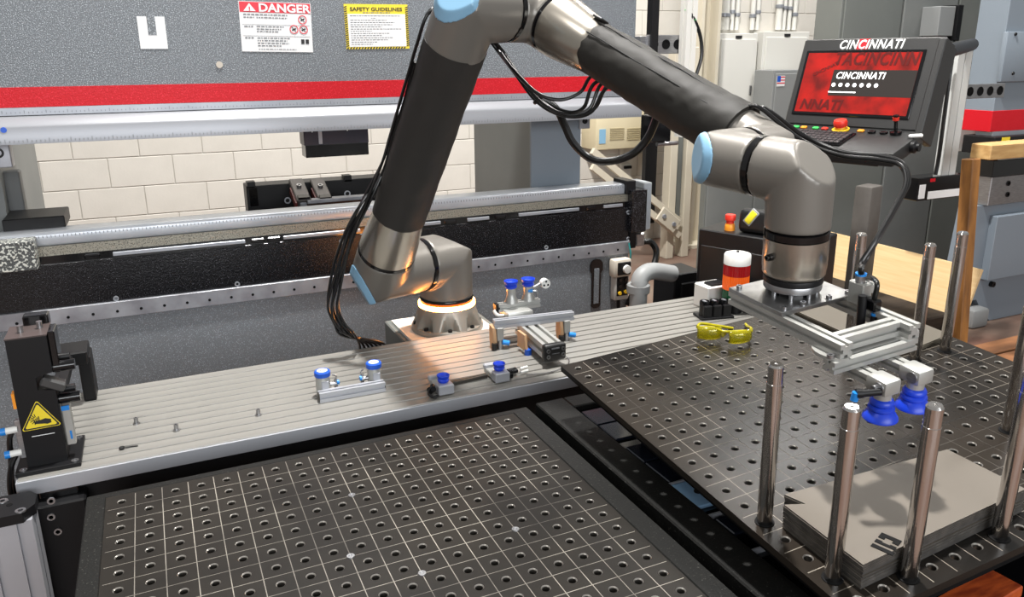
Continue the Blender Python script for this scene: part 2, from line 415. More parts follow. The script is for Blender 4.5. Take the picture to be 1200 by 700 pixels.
rows = [(.008, .126, .242, .0008), (.008, .074, .242, .0008)]
for y, a, c, h in ((.171, .014, .165, .006), (.158, .014, .05, .005), (.158, .058, .165, .005), (.116, .014, .045, .006), (.117, .056, .15, .005), (.105, .056, .14, .005), (.094, .056, .13, .005), (.064, .014, .045, .006),
                   (.064, .056, .17, .005), (.052, .056, .16, .005), (.040, .056, .165, .005), (.028, .056, .14, .005), (.012, .058, .19, .003)):
    rows += wordy(M_, a, c, y, h, rng)
lines(M_, rows, 'text_lines', INKGREY, sg)
for cx, cy in ((.218, .153), (.186, .107), (.22, .107)):
    r_ = B().lathe(M_ @ V(cx, cy, .0012), M_.to_3x3() @ Z, [(.0155, 0), (.0155, .0008), (.0125, .0008), (.0125, 0)], 24, cap=False); r_.out('prohibition_ring', SIGNRED, sg)
    B().fbox(M_ @ Matrix.Translation((cx, cy, .0014)) @ Matrix.Rotation(.6, 4, 'Z'), (0, 0, 0), (.016, .006, .0006)).fbox(M_ @ Matrix.Translation((cx, cy, .0014)) @ Matrix.Rotation(2.2, 4, 'Z'), (0, 0, .0003), (.026, .0025, .0006)).out('pictogram', INK, sg, smooth=False)
B().fbox(M_, (.215, .05, .0014), (.012, .022, .0006)).fbox(M_, (.231, .05, .0014), (.012, .022, .0006)).out('book_pictogram', INK, sg, smooth=False)
M_ = FR(.851, 1.686) @ Matrix.Rotation(math.radians(.5), 4, 'Z') @ Matrix.Diagonal((1, .70, 1, 1))
sg = B().fbox(M_, (.122, .115, .0005), (.245, .23, .001)).out('safety_guidelines_sign', SIGNYEL, pb, smooth=False)
hz = B()
def hazard(x0, y0, x1, y1, horiz):
    n = int(max(x1 - x0, y1 - y0) / .011)
    for k in range(n):
        t = k * .011
        if horiz: q = [(x0 + t, y0), (x0 + t + .0055, y0), (x0 + t + .0055 + .005, y1), (x0 + t + .005, y1)]
        else: q = [(x0, y0 + t), (x1, y0 + t + .005), (x1, y0 + t + .0105), (x0, y0 + t + .0055)]
        hz.prism(M_, q, .001, .0016)
hazard(.0, .0, .232, .010, True); hazard(.0, .012, .010, .225, False); hazard(.2345, .012, .2445, .225, False)
hz.out('hazard_stripes', INK, sg, smooth=False)
B().fbox(M_, (.1222, .096, .0012), (.222, .168, .0008)).out('sign_panel', PAPER, sg, smooth=False)
text('SAFETY GUIDELINES', .026, M_ @ Matrix.Translation((.122, .196, .0014)), INK, sg, bold=.0005, align='CENTER', sx=.86)
rows = wordy(M_, .07, .175, .187, .004, rng)
for k, (a, c) in enumerate(((.02, .215), (.10, .12), (.02, .16), (.02, .19), (.02, .18), (.02, .14), (.02, .215), (.02, .10), (.02, .17), (.02, .14), (.02, .18), (.02, .16), (.02, .12), (.02, .10))):
    rows += wordy(M_, a, c, .17 - k * .0112, .004, rng)
lines(M_, rows, 'text_lines', INKGREY, sg)

# upper tool holder hanging behind the ram, back gauge fingers
th = thing('tool_holder', 'black tool holder with two white arrow marks under the grey ram', 'tool holder', (.87, YB + .35, 1.3))
p0, p1 = aty(355, 148, YB + .3), aty(433, 181, YB + .3)
DARKBL = mat('dark_blue_steel', (44, 42, 54), .35, .4, var=(6, (60, 52, 60)))
B().b2((p0.x, YB + .3, p1.z + .05), (p1.x, YB + .4, p0.z + .05), bev=.002).out('holder_body', DARKBL, th)
B().b2((p0.x + .003, YB + .297, p1.z), (p1.x - .003, YB + .39, p1.z + .052), bev=.002).out('holder_lip', BLACKGLOSS, th)
B().b2((p0.x + .06, YB + .297, p1.z + .055), (p0.x + .075, YB + .302, p0.z + .02)).out('holder_seam', STEELBAR, th, smooth=False)
for fx in (.13, .67):
    q = V(p0.x + fx * (p1.x - p0.x), YB + .2985, p0.z - .012)
    B().prism(frame(q, X, Z), [(-.014, .006), (.014, .006), (0, -.016)], 0, .001).out('arrow_mark', PAPER, th, smooth=False)
bgx = thing('back_gauge', 'black back gauge beam with two grey stop fingers behind the brake bed', 'back gauge', (.8, 2.05, 1.0))
GY = 2.0
p0, p1 = aty(288, 216, GY), aty(428, 250, GY)
B().b2((p0.x, GY, p1.z - .02), (p1.x + .14, GY + .12, p0.z - .01), bev=.003).out('gauge_beam', BLACK, bgx)
B().b2((p0.x + .01, GY - .004, p0.z - .10), (p0.x + .045, GY, p0.z - .015)).out('beam_strip', BLACKGLOSS, bgx)
for c in (306, 420):
    q = aty(c - 16, 222, GY); B().b2((q.x, GY, p0.z - .02), (q.x + .035, GY + .05, p0.z + .008)).out('beam_lug', BLACK, bgx, smooth=False)
for cx in (352, 377):
    q = aty(cx, 226, GY - .1)
    FM = frame((q.x, GY - .12, q.z - .01), X, (0, .94, .34))
    B().fbox(FM, (0, .03, 0), (.062, .20, .035), bev=.004).out('stop_finger', mat('finger_grey', (88, 84, 82), .4, .4), bgx)
    B().fbox(FM, (-.034, .0, -.01), (.008, .14, .03)).out('finger_side', mat('finger_red', (110, 50, 46), .5), bgx, smooth=False)
    B().lathe(FM @ V(0, .05, .017), FM.to_3x3() @ Z, [(.011, 0), (.011, .012), (.006, .012), (.006, .004)], 14).out('finger_screw', STEEL, bgx)
    B().fbox(FM, (0, -.05, .02), (.05, .03, .012), bev=.002).out('finger_tip', BLACKGLOSS, bgx)
for cx, cy in ((337, 235), (407, 227)):
    q = aty(cx, cy, GY - .13); B().lathe(q, -Y, [(.014, 0), (.014, .004), (.009, .004), (.009, 0)], 18, cap=False).out('pull_ring', STEELW, bgx)
q0, q1 = aty(360, 236, GY - .2), aty(433, 250, GY - .2)
B().b2((q0.x, GY - .2, q1.z - .02), (q1.x, GY - .16, q0.z), bev=.003).out('front_rail', mat('rail_brown', (92, 56, 40), .3, .5, var=(6, (60, 54, 54))), bgx)
B().b2((q0.x, GY - .205, q0.z - .012), (q1.x, GY - .15, q0.z + .004), bev=.002).out('rail_cap', STEELBAR, bgx)
B().b2((q0.x - .03, GY - .2, q1.z - .02), (q0.x - .002, GY - .15, q0.z - .005), bev=.002).out('rail_block', STEELW, bgx)
for cx in (292,):
    q = aty(cx, 252, GY + .05); B().b2((q.x - .012, GY + .03, .85), (q.x + .012, GY + .06, q.z + .02)).out('gauge_leg', STEELW, bgx, smooth=False)

# hand pendant on the brake front
pe = thing('hand_wheel_pendant', 'small cream and black hand pendant with dial hanging on the brake panel', 'pendant', (2.07, YB - .05, .56))
fr = frame(aty(727, 327, YB - .035), X, V(.03, 0, 1))
B().fbox(fr, (0, .055, -.005), (.098, .088, .05), bev=.012, seg=2).out('pendant_head', mat('pendant_cream', (206, 198, 184), .5), pe)
B().fbox(fr, (.002, -.035, -.008), (.078, .13, .042), bev=.006, seg=2).out('pendant_body', mat('pendant_grey', (190, 188, 184), .5), pe)
B().fbox(fr, (.006, .055, .021), (.072, .062, .006), bev=.003).out('dial_panel', BLACK, pe)
B().lathe(fr @ V(.016, .052, .023), fr.to_3x3() @ Z, [(.02, 0), (.019, .014), (.006, .015)], 20).out('dial', WHITEPL, pe)
B().fbox(fr, (.003, -.03, .014), (.060, .098, .005), bev=.002).out('button_panel', BLACK, pe)
for bx, by, mm in ((-.012, -.064, EYEL), (.02, -.060, EYEL), (-.012, -.03, BLACKGLOSS), (.02, -.028, BLACKGLOSS), (-.012, .0, BLACKGLOSS), (.02, .0, BLACKGLOSS)):
    B().lathe(fr @ V(bx, by, .016), fr.to_3x3() @ Z, [(.0095, 0), (.0085, .007)], 14).out('button', mm, pe)
B().tube([fr @ V(0, -.10, -.01), fr @ V(0, -.13, -.01), fr @ V(.004, -.3, -.008)], .009).out('pendant_cable', CABLE, pe)
B().tube([aty(737, 285, YB - .02), aty(739, 300, YB - .03), aty(736, 318, YB - .012)], .004).out('pendant_lead', mat('teal_wire', (40, 130, 130), .4), pe)

# ------------------------------------------------------------------ slotted aluminium work table
TZ, TY0, TY1, TX0, TX1 = .78, .22, .694, -.21, 1.97
tb = thing('slotted_table', 'long aluminium work table with parallel slots on a black steel frame', 'table', (.9, .47, 0))
NS = 12; pitch = (TY1 - TY0) / NS
sm = None
for k in range(NS):
    if sm is None:
        o = B().prism(frame((0, 0, 0), (0, 1, 0), (0, 0, 1)), [(-.0160, -.004), (.0160, -.004), (.0175, -.0045 - .004), (.0175, -.012), (-.0175, -.012), (-.0175, -.0085)][::-1], 0, TX1 - TX0)
        o = o.out('table_strip', ALUTAB, tb, smooth=False); sm = o.data
        sm.transform(Matrix.Translation((0, 0, .004)))
    else: o = link('table_strip', sm, tb)
    o.location = (TX0, TY0 + (k + .5) * pitch, TZ)
B().b2((TX0, TY0, TZ - .030), (TX1, TY1, TZ - .0075)).out('table_core', ALUGROOVE, tb, smooth=False)
B().b2((TX0 - .001, TY0 - .004, TZ - .036), (TX1, TY0 + .001, TZ - .002), bev=.001).out('front_edge', ALUEDGE, tb)
B().b2((TX0 - .004, TY0 - .003, TZ - .034), (TX0 + .0005, TY1, TZ - .003), bev=.001).out('end_edge', ALUEDGE, tb)
B().b2((TX0 + .02, TY0 + .03, TZ - .16), (TX1 - .02, TY0 + .11, TZ - .031), bev=.003).out('front_beam', BLACK, tb)
B().b2((TX0 + .02, TY1 - .11, TZ - .16), (TX1 - .02, TY1 - .03, TZ - .031), bev=.003).out('back_beam', BLACK, tb)
for x in (-.19, .88, 1.86):
    for y in (TY0 + .03, TY1 - .11):
        lg = B().b2((x, y, .0), (x + .08, y + .08, TZ - .14), bev=.003).out('leg', BLACK, tb)
B().b2((-.17, TY0 + .04, .05), (1.94, TY0 + .06, TZ - .15)).out('front_skirt', BLACKMAT, tb, smooth=False)
for bx, by, y in ((160, 497, .78), (207, 505, .78), (303, 487, .78)):
    p = atz(bx, by, TZ)
    tag(B().lathe(p - V(0, 0, .001), Z, [(.008, 0), (.008, .005), (.005, .005), (.005, .018), (.003, .018), (.003, .012)], 14).out('slot_screw', STEEL), 'short steel screw standing in a slot of the aluminium table', 'screw', 'loose screws on the slotted table')
p = atz(143, 527, TZ)
tag(B().box(p + V(0, 0, .004), (.012, .010, .008), bev=.003).tube([p + V(.004, 0, .003), p + V(.02, .002, .002), p + V(.034, 0, .002)], .0015).out('rubber_scrap', BLACKRUB), 'tiny black rubber scrap lying on the aluminium table', 'scrap')

# ------------------------------------------------------------------ left perforated cart
CELL = .05
def plate_part(name, n, m, parent, Mw, thick=.014, rim=.01):
    """n x n cells with a countersunk bore each, built as real geometry; top at z=0, hole (0,0) at the origin, rows run to -y"""
    b = B(); bm = b.bm; NSG = 16; h = CELL / 2 - .0008
    for i in range(n):
        for j in range(n):
            cx, cy = i * CELL, -j * CELL
            sq = []; c1 = []; c2 = []; c3 = []
            for k in range(NSG):
                a = 2 * math.pi * (k + .5) / NSG; c, s_ = math.cos(a), math.sin(a); q = h / max(abs(c), abs(s_))
                e = [c * q, s_ * q]
                sq.append((cx + e[0], cy + e[1], 0)); c1.append((cx + c * .0086, cy + s_ * .0086, 0)); c2.append((cx + c * .0068, cy + s_ * .0068, -.0018)); c3.append((cx + c * .0068, cy + s_ * .0068, -thick))
            corners = []
            R_ = [[bm.verts.new(Mw @ Vector(p)) for p in L] for L in (sq, c1, c2, c3)]
            for A, C, mi in ((R_[0], R_[1], 0), (R_[1], R_[2], 1), (R_[2], R_[3], 2)):
                for k in range(NSG):
                    f = bm.faces.new((A[k], A[(k + 1) % NSG], C[(k + 1) % NSG], C[k])); f.material_index = mi
            # square corners
            for k in (1, 5, 9, 13):
                A, C = R_[0][k], R_[0][(k + 1) % NSG]
                sx = 1 if k in (1, 13) else -1; sy = 1 if k in (1, 5) else -1
                f = bm.faces.new((A, bm.verts.new(Mw @ Vector((cx + sx * h, cy + sy * h, 0))), C)); f.material_index = 0
    lo, hi = -.5 * CELL, (n - .5) * CELL
    # edge faces and rim
    def q(pts, mi=0):
        f = bm.faces.new([bm.verts.new(Mw @ Vector(p)) for p in pts]); f.material_index = mi
    r = rim
    o_ = [(lo - r, -lo + r), (hi + r, -lo + r), (hi + r, -hi - r), (lo - r, -hi - r)]; i_ = [(lo + .0008, -lo - .0008), (hi - .0008, -lo - .0008), (hi - .0008, -hi + .0008), (lo + .0008, -hi + .0008)]
    for k in range(4):
        a, c = o_[k], o_[(k + 1) % 4]; d, e = i_[(k + 1) % 4], i_[k]
        q([(*a, 0), (*c, 0), (*d, 0), (*e, 0)]); q([(*a, 0), (*a, -thick), (*c, -thick), (*c, 0)])
    return b
def scribe(n, parent, Mw, m, rim):
    b = B(); lo, hi = -.5 * CELL, (n - .5) * CELL
    for k in range(n + 1):
        t = -.5 * CELL + k * CELL
        b.fbox(Mw, (t, -(lo + hi) / 2, -.0008), (.0015, hi - lo + (rim if 0 < k < n else 0), .0012))
        b.fbox(Mw, ((lo + hi) / 2, -t, -.0008), (hi - lo, .0015, .0012))
    return b.out('scribed_lines', m, parent, smooth=False)
BORE = mat('bore_steel', (168, 164, 158), .28, .85)
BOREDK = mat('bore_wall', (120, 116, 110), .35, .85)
lc = thing('perforated_table', 'low black perforated steel fixture table in front of the aluminium slotted table', 'fixture table', (.42, -.4, 0))
ML = Matrix.Translation((0, 0, .80))
plate_part('plate', 18, PLATE, lc, ML, rim=.004).out('perforated_plate', [PLATE, BORE, BOREDK], lc, ang=25)
scribe(18, lc, ML, SCRIBE, 0)
for px, py in ((410, 579), (407, 650), (490, 672), (602, 620)):
    q = atz(px, py, .80)
    gx, gy = round((q.x - .025) / .05) * .05 + .025, round((q.y + .025) / .05) * .05 - .025
    B().lathe((gx, gy, .7995), Z, [(.0075, 0), (.007, .0022), (.003, .0022), (.0025, .001)], 16).out('plate_screw', STEEL, lc)
B().b2((-.065, -.92, .74), (-.029, .035, .801), bev=.002).out('frame_bar', FRAMEBK, lc)
B().b2((.880, -.92, .74), (.925, .035, .801), bev=.002).out('frame_bar', FRAMEBK, lc)
B().b2((-.065, .0295, .74), (.925, .05, .800), bev=.002).out('frame_bar', FRAMEBK, lc)
B().b2((-.065, -.93, .74), (.925, -.88, .800), bev=.002).out('frame_bar', FRAMEBK, lc)
B().b2((-.03, -.88, .55), (.88, .02, .770), bev=.003).out('cart_body', BLACKMAT, lc)
for x in (-.06, .84):
    for y in (-.92, -.03): B().b2((x, y, 0), (x + .07, y + .07, .75), bev=.003).out('leg', BLACK, lc)

# ------------------------------------------------------------------ right perforated table on its lift, tilted
MR = Matrix(((0.99742769, 0.0091634, -0.07109169, 1.00596), (-0.01304305, 0.99843938, -0.05430173, -0.07018),
             (0.07048315, 0.0550893, 0.99599061, 0.935032), (0, 0, 0, 1)))
NR = MR.to_3x3() @ Z
def R(cx, cy, h=0.0): return MR @ V(cx * CELL, cy * CELL, h)
rc = thing('lift_table', 'black perforated steel lift table carrying steel pins and sheet stacks', 'fixture table', (1.45, -.5, 0))
plate_part('plate', 18, PLATER, rc, MR, thick=.014, rim=.006).out('perforated_plate', [PLATER, BORE, BOREDK], rc, ang=25)
scribe(18, rc, MR, SCRIBER, .006)
B().fbox(MR, (.425, -.425, -.040), (.84, .86, .046), bev=.003).out('tilt_frame', BLACKMAT, rc)
B().b2((.955, -1.02, .735), (1.035, .06, .800), bev=.003).out('frame_bar', FRAMEBK, rc)
B().b2((1.90, -1.02, .735), (1.98, .06, .800), bev=.003).out('frame_bar', FRAMEBK, rc)
B().b2((1.035, .0, .735), (1.90, .06, .800), bev=.003).out('frame_bar', FRAMEBK, rc)
B().b2((1.035, -1.02, .735), (1.90, -.97, .790), bev=.003).out('frame_bar', FRAMEBK, rc)
B().b2((1.03, -.98, .60), (1.92, .02, .785), bev=.003).out('lift_deck', BLACKGLOSS, rc)
for y0, y1, mm in ((-.10, -.02, PADBLUE), (-.185, -.105, PADBLUE), (-.30, -.225, PADBLUE), (-.395, -.305, PADBLUE), (-.60, -.545, PADBLUE)):
    B().b2((1.045, y0, .784), (1.15, y1, .792), bev=.002).out('glossy_pad', mm, rc)
pb2 = B().b2((1.03, -.50, .785), (1.092, -.41, .794), bev=.0015).out('sky_reflection_plate', PADSKY, rc)
B().lathe((1.072, -.455, .7935), Z, [(.008, 0), (.008, .003), (.004, .003), (.004, .0005)], 14).out('plate_bolt', BLACK, pb2)
for y0 in (-.408, -.537, -.66): B().b2((1.03, y0, .785), (1.085, y0 + .004, .796)).out('pad_rib', ALUEDGE, rc, smooth=False)
for x in (.96, 1.90):
    for y in (-1.01, -.02): B().b2((x, y, 0), (x + .07, y + .07, .74), bev=.003).out('leg', BLACK, rc)
for cx, cy in ((3, -3), (14, -3), (3, -14), (14, -14)):
    q = R(cx, cy, -.03); B().b2((q.x - .04, q.y - .04, .77), (q.x + .04, q.y + .04, q.z), bev=.003).out('lift_post', BLACKMAT, rc)

# stainless pins standing in the bores
def pin(cx, cy, L, label):
    t = thing('locating_pin', label, 'pin', R(cx, cy), 'steel pins on the lift table')
    b = B(); b.lathe(R(cx, cy, -.012), NR, [(.0062, 0), (.0062, .012), (.0118, .012), (.0125, .0135), (.0125, L * .93), (.0119, L * .932), (.0119, L + .009), (.0095, L + .0125), (.003, L + .0125), (.0022, L + .010)], 28)
    b.out('pin_shaft', PINSTEEL, t, ang=30)
    B().lathe(R(cx, cy, 0.0), NR, [(.0160, -.0005), (.0160, .0012), (.0128, .0015)], 24).out('pin_foot', BLACKMAT, t)
pin(0, -13, .295, 'steel pin beside the notched corner of the big grey sheet stack')
pin(0, -16, .295, 'steel pin at the front left corner of the grey sheet stack')
pin(2, -17, .295, 'steel pin touching the long front side near the mark on the sheet stack')
pin(6, -17, .295, 'steel pin at the far end of the front side of the sheet stack')
pin(12, -13, .295, 'steel pin standing alone in the open perforated plate')
pin(16, -7, .295, 'steel pin in front of the upright timber post')
pin(14, -7, .285, 'steel pin in front of the pale plywood board')
pin(12, -5, .300, 'steel pin just behind the air hose of the gripper')

# stack of steel sheets
random.seed(11)
poly = [(.92, -13.05), (7.70, -13.72), (7.85, -16.0), (6.2, -17.0 + .05), (.40, -16.78), (.36, -13.5), (1.02, -13.8), (.72, -13.1)]
poly = [(.72, -13.08), (7.62, -13.70), (7.72, -16.1), (6.0, -16.45), (.34, -16.74), (.33, -13.5), (.97, -13.78)]
poly = [(.72, -13.08), (7.62, -13.72), (7.78, -16.5), (.36, -16.48 - .25), (.33, -13.5), (.97, -13.78)]
NSH = 15; TH = .003
for k in range(NSH):
    top = k == NSH - 1
    dx, dy = random.uniform(-.0012, .0012), random.uniform(-.0012, .0012)
    b = B(); b.prism(MR @ Matrix.Translation((dx, dy, 0)), [(x * CELL, y * CELL) for x, y in poly], k * TH + .0001, (k + 1) * TH - .0002)
    b.bm.normal_update()
    for f in b.bm.faces: f.material_index = 0 if abs(f.normal.dot(NR)) > .9 else 1
    o = b.out('steel_sheet', [SHEET, SHEETEDGE], smooth=False)
    if top:
        tag(o, 'topmost grey steel sheet with a black bracket mark on the corner of its stack', 'sheet', 'stacked steel sheets between the pins')
        Ml = MR @ frame((.083, -16.34 * CELL, NSH * TH), (.93, .05, 0), (-.05, 1, 0)) @ Matrix.Rotation(.30, 4, 'Z') @ Matrix.Diagonal((1.15, 1.15, 1, 1))
        g = B()
        g.prism(Ml, [(-.018, -.016), (-.011, -.016), (-.011, .012), (-.018, .012)], -.0003, .0009)
        g.prism(Ml, [(-.006, -.014), (.001, -.014), (.001, -.006), (-.001, -.006), (-.001, .004), (.001, .004), (.001, .012), (-.006, .012)], -.0003, .0009)
        g.prism(Ml, [(.006, -.014), (.018, -.014), (.018, .012), (.006, .012), (.006, .004), (.011, .004), (.011, -.006), (.006, -.006)], -.0003, .0009)
        g.out('bracket_mark', BLACKMAT, o, smooth=False)
    else: tag(o, 'grey steel sheet lying under the marked top sheet of the stack', 'sheet', 'stacked steel sheets between the pins')
for k in range(4):
    b = B(); b.prism(MR @ Matrix.Translation((random.uniform(-.001, .001), random.uniform(-.001, .001), 0)), [(13.1 * CELL, -.2 * CELL), (17.3 * CELL, .1 * CELL), (17.3 * CELL, -6.2 * CELL), (14.9 * CELL, -6.45 * CELL), (14.6 * CELL, -6.3 * CELL), (13.2 * CELL, -6.1 * CELL)], k * TH + .0001, (k + 1) * TH - .0002)
    tag(b.out('steel_sheet', SHEET2, smooth=False), 'dull olive grey steel sheet piled at the rear of the lift table', 'sheet', 'olive steel sheets behind the gripper')

# ------------------------------------------------------------------ robot arm
ra = thing('industrial_robot', 'six axis grey robot arm with blue lids and black fabric sleeves', 'robot', (.966, .80, .77))
th_, al_, be_ = 0.309, 1.000, -0.417
h_ = V(-math.cos(th_), -math.sin(th_), 0); r_ = V(math.sin(th_), -math.cos(th_), 0)
BZ = .762
PB0 = V(.992, .8170, BZ)
PB1 = V(.992, .8170, 1.002)
PS = V(.719, .652, 1.023); PE = V(.853, .213, 1.764); PE2 = V(1.067, .275, 1.749)
PW = V(1.270, -.360, 1.465); PW1 = V(1.119, -.408, 1.458); PW2 = V(1.168, -.560, 1.453)
u_ = (PE - PS).normalized(); f_ = (PW - PE2).normalized()
def housing(name, P, outs, rad, facet=None, m=None, lid=None, vox=.0042, back=None):
    """pipe elbow cast housing: cylinders towards each outlet, outer corner cut by a flat facet"""
    def make(keep_out, off0, off1=None, grow=0.0):
        b = B()
        dA, dB = (Vector(d_).normalized() for d_, _ in outs)
        for k_, (dvec, L) in enumerate(outs):
            dvec = Vector(dvec).normalized(); t = B(); t.cyl(P - dvec * rad * 1.6, P + dvec * L, rad + grow, n=64)
            mn = (dA - dB if k_ == 0 else dB - dA).normalized()
            bmesh.ops.bisect_plane(t.bm, geom=t.bm.verts[:] + t.bm.edges[:] + t.bm.faces[:], plane_co=P - mn * .0006, plane_no=mn, clear_inner=True)
            bmesh.ops.holes_fill(t.bm, edges=[e for e in t.bm.edges if e.is_boundary], sides=0)
            me_ = bpy.data.meshes.new('tmp'); t.bm.to_mesh(me_); t.bm.free(); b.bm.from_mesh(me_); bpy.data.meshes.remove(me_)
        if facet:
            n = Vector(facet[0]).normalized()
            def cut(pt, nn):
                bmesh.ops.bisect_plane(b.bm, geom=b.bm.verts[:] + b.bm.edges[:] + b.bm.faces[:], plane_co=pt, plane_no=nn, clear_outer=True)
                bmesh.ops.holes_fill(b.bm, edges=[e for e in b.bm.edges if e.is_boundary], sides=0)
            if not keep_out: cut(P + n * off0, n)
            else: cut(P + n * off1, n); cut(P + n * off0, -n)
        return b
    o = make(False, facet[1] if facet else 0).out(name, m or ROBOT, ra)
    md = o.modifiers.new('remesh', 'REMESH'); md.mode = 'VOXEL'; md.voxel_size = vox; md.use_smooth_shade = True
    sm_ = o.modifiers.new('smooth', 'SMOOTH'); sm_.factor = .5; sm_.iterations = 10
    if lid:
        o2 = make(True, facet[1] - .002, facet[1] + lid, .0022).out('joint_lid', LIDBLUE, ra)
        md = o2.modifiers.new('remesh', 'REMESH'); md.mode = 'VOXEL'; md.voxel_size = .0022; md.use_smooth_shade = True
        sm_ = o2.modifiers.new('smooth', 'SMOOTH'); sm_.factor = .5; sm_.iterations = 14
        o2['label'] = 'pale blue joint lid'
    return o
def ring(P, ax, rad, wdt, m=None, name='joint_ring'):
    ax = Vector(ax).normalized(); q = wdt / 2
    return B().lathe(P - ax * q, ax, [(rad - .004, 0), (rad, .002), (rad, wdt - .002), (rad - .004, wdt)], 56).out(name, m or BLACKGLOSS, ra)
# base foot, light ring
b = B(); NF = 160; POCK = [-150, -105, -60, -15, 30, 75, 120, 165]; rings = []
for rr, hh in [(.1225, 0), (.1225, .014), (.121, .018), (.1195, .0185), (.1175, .024), (.111, .040), (.104, .058), (.098, .074), (.096, .084)]:
    rg = []
    for k in range(NF):
        a = 2 * math.pi * k / NF; q = min(abs((math.degrees(a) - p_ + 180) % 360 - 180) for p_ in POCK)
        lim = .1225
        if hh > .0182: lim = .0985 + .0003 * max(0, q - 5) ** 1.75 + max(0, hh - .055) * .9
        rd = min(rr, lim); rg.append(b.bm.verts.new(PB0 + V(rd * math.cos(a), rd * math.sin(a), hh)))
    rings.append(rg)
for A, C in zip(rings, rings[1:]):
    for k in range(NF): b.bm.faces.new((A[k], A[(k + 1) % NF], C[(k + 1) % NF], C[k]))
b.bm.faces.new(rings[0][::-1]); b.bm.faces.new(rings[-1])
foot = b.out('base_foot', mat('foot_cast', (150, 145, 136), .42, .45), ra, ang=30)
for a in POCK:
    c, s_ = math.cos(math.radians(a)), math.sin(math.radians(a)); P = PB0 + V(c * .109, s_ * .109, 0)
    B().lathe(P + V(0, 0, .017), Z, [(.0072, 0), (.0072, .009), (.004, .009), (.004, .004)], 12).out('foot_bolt', BLACK, foot)
B().lathe(PB0 + V(0, 0, .083), Z, [(.0945, 0), (.0965, .002), (.0965, .013), (.0945, .015)], 64).out('light_ring', RINGGLOW, ra)
B().lathe(PB0 + V(0, 0, .097), Z, [(.0905, 0), (.0905, .009)], 64).out('amber_band', RINGAMB, ra)
B().lathe(PB0 + V(0, 0, .105), Z, [(.0900, 0), (.0910, .002), (.0910, .008), (.0900, .010)], 64).out('base_ring', BLACKGLOSS, ra)
PBX = V(PB0.x, PB0.y, PB1.z)
housing('shoulder_housing', PBX, [(-Z, PBX.z - BZ - .113), (h_, .094)], .0895, facet=((-h_ * .50 + Z * .86), .060))
ring(PBX + h_ * .100, h_, .0885, .016)
PSX = PBX + h_ * .26
PS = PSX
u_ = (PE - PS).normalized()
housing('shoulder_body', PS, [(-h_, .153), (u_, .095)], .0875, facet=((h_ * .86 - u_ * .51), .060), lid=.018)
ring(PS + u_ * .101, u_, .088, .014)
B().lathe(PS + u_ * .108, u_, [(.0865, 0), (.0865, .03), (.079, .11), (.0745, .155), (.070, .16)], 56).out('lower_cone', ROBALU, ra)
def sleeve(name, P, ax, L, prof, m, seed, wr):
    ax = ax.normalized(); a0 = ax.orthogonal().normalized(); b0 = ax.cross(a0); b = B(); NA, NL = 72, 70; rings = []
    for i in range(NL + 1):
        t = i / NL; k = t * (len(prof) - 1); i0 = min(int(k), len(prof) - 2); rad = prof[i0] + (prof[i0 + 1] - prof[i0]) * (k - i0)
        rg = []
        for j in range(NA):
            an = 2 * math.pi * j / NA; e = a0 * math.cos(an) + b0 * math.sin(an); q = P + ax * (t * L)
            nz = noise.noise(V(math.cos(an) * 1.6 + seed, math.sin(an) * 1.6, t * 9)) + .5 * noise.noise(V(math.cos(an) * 3 + t * 8, math.sin(an) * 3, t * 16 + seed))
            fold = (1 - abs(math.sin(t * 30 + 2.5 * math.sin(an + seed) + nz * 2))) ** 4
            rg.append(b.bm.verts.new(q + e * (rad + wr * nz * .6 + wr * .7 * fold * max(0, noise.noise(V(math.cos(an), math.sin(an), t * 3 + seed * 2)) + .15))))
        rings.append(rg)
    for A, C in zip(rings, rings[1:]):
        for j in range(NA): b.bm.faces.new((A[j], A[(j + 1) % NA], C[(j + 1) % NA], C[j]))
    b.bm.faces.new(rings[0][::-1]); b.bm.faces.new(rings[-1])
    return b.out(name, m, ra, ang=50)
LU = (PE - PS).length
s1 = sleeve('upper_sleeve', PS + u_ * .262, u_, LU - .262 - .098, [.0785, .0785, .078, .0775, .0775, .0785], SLEEVE, 1.3, .0034)
side = u_.cross(CW - PS)
side = side if side.dot(r0) < 0 else -side
side = (side - u_ * side.dot(u_)).normalized()
B().tube([PS + u_ * (.29 + .46 * k / 7) + side * (.079 + .002 * math.sin(k * 2.1)) for k in range(8)], .005).out('sleeve_flap', BLACKRUB, s1)
housing('elbow_housing', PE, [(-u_, .108), (-h_, .112)], .0775, facet=((h_ * .86 + u_ * .51), .053), lid=.016)
ring(PE - h_ * .118, h_, .0765, .014)
# forearm
PE2 = PE - h_ * .217
f_ = (PW - PE2).normalized(); LF = (PW - PE2).length
housing('forearm_housing', PE2, [(h_, .092), (f_, .080)], .0765, facet=((-h_ - f_).normalized(), .052))
ring(PE2 + f_ * .086, f_, .0768, .013)
B().lathe(PE2 + f_ * .092, f_, [(.0765, 0), (.0755, .03), (.0635, .125), (.058, .15), (.054, .155)], 56).out('forearm_cone', ROBALU, ra)
s2 = sleeve('forearm_sleeve', PE2 + f_ * .215, f_, LF - .215 - .075, [.0605, .062, .0625, .063, .064, .066], SLEEVEG, 4.7, .0042)
tc = (CW - (PE2 + f_ * .4)).normalized(); tc = (tc - f_ * tc.dot(f_)).normalized(); tu = f_.cross(tc)
if tu.z < 0: tu = -tu
for ang_ in (.98, .35):
    e = tc * math.cos(ang_) + tu * math.sin(ang_)
    B().tube([PE2 + f_ * (.225 + (LF - .31) * k / 8) + e * (.0632 + .0018 * math.sin(k * 1.7)) for k in range(9)], .0016, n=6).out('sleeve_seam', BLACKRUB, s2)
e = (tc * .35 + tu * .94).normalized()
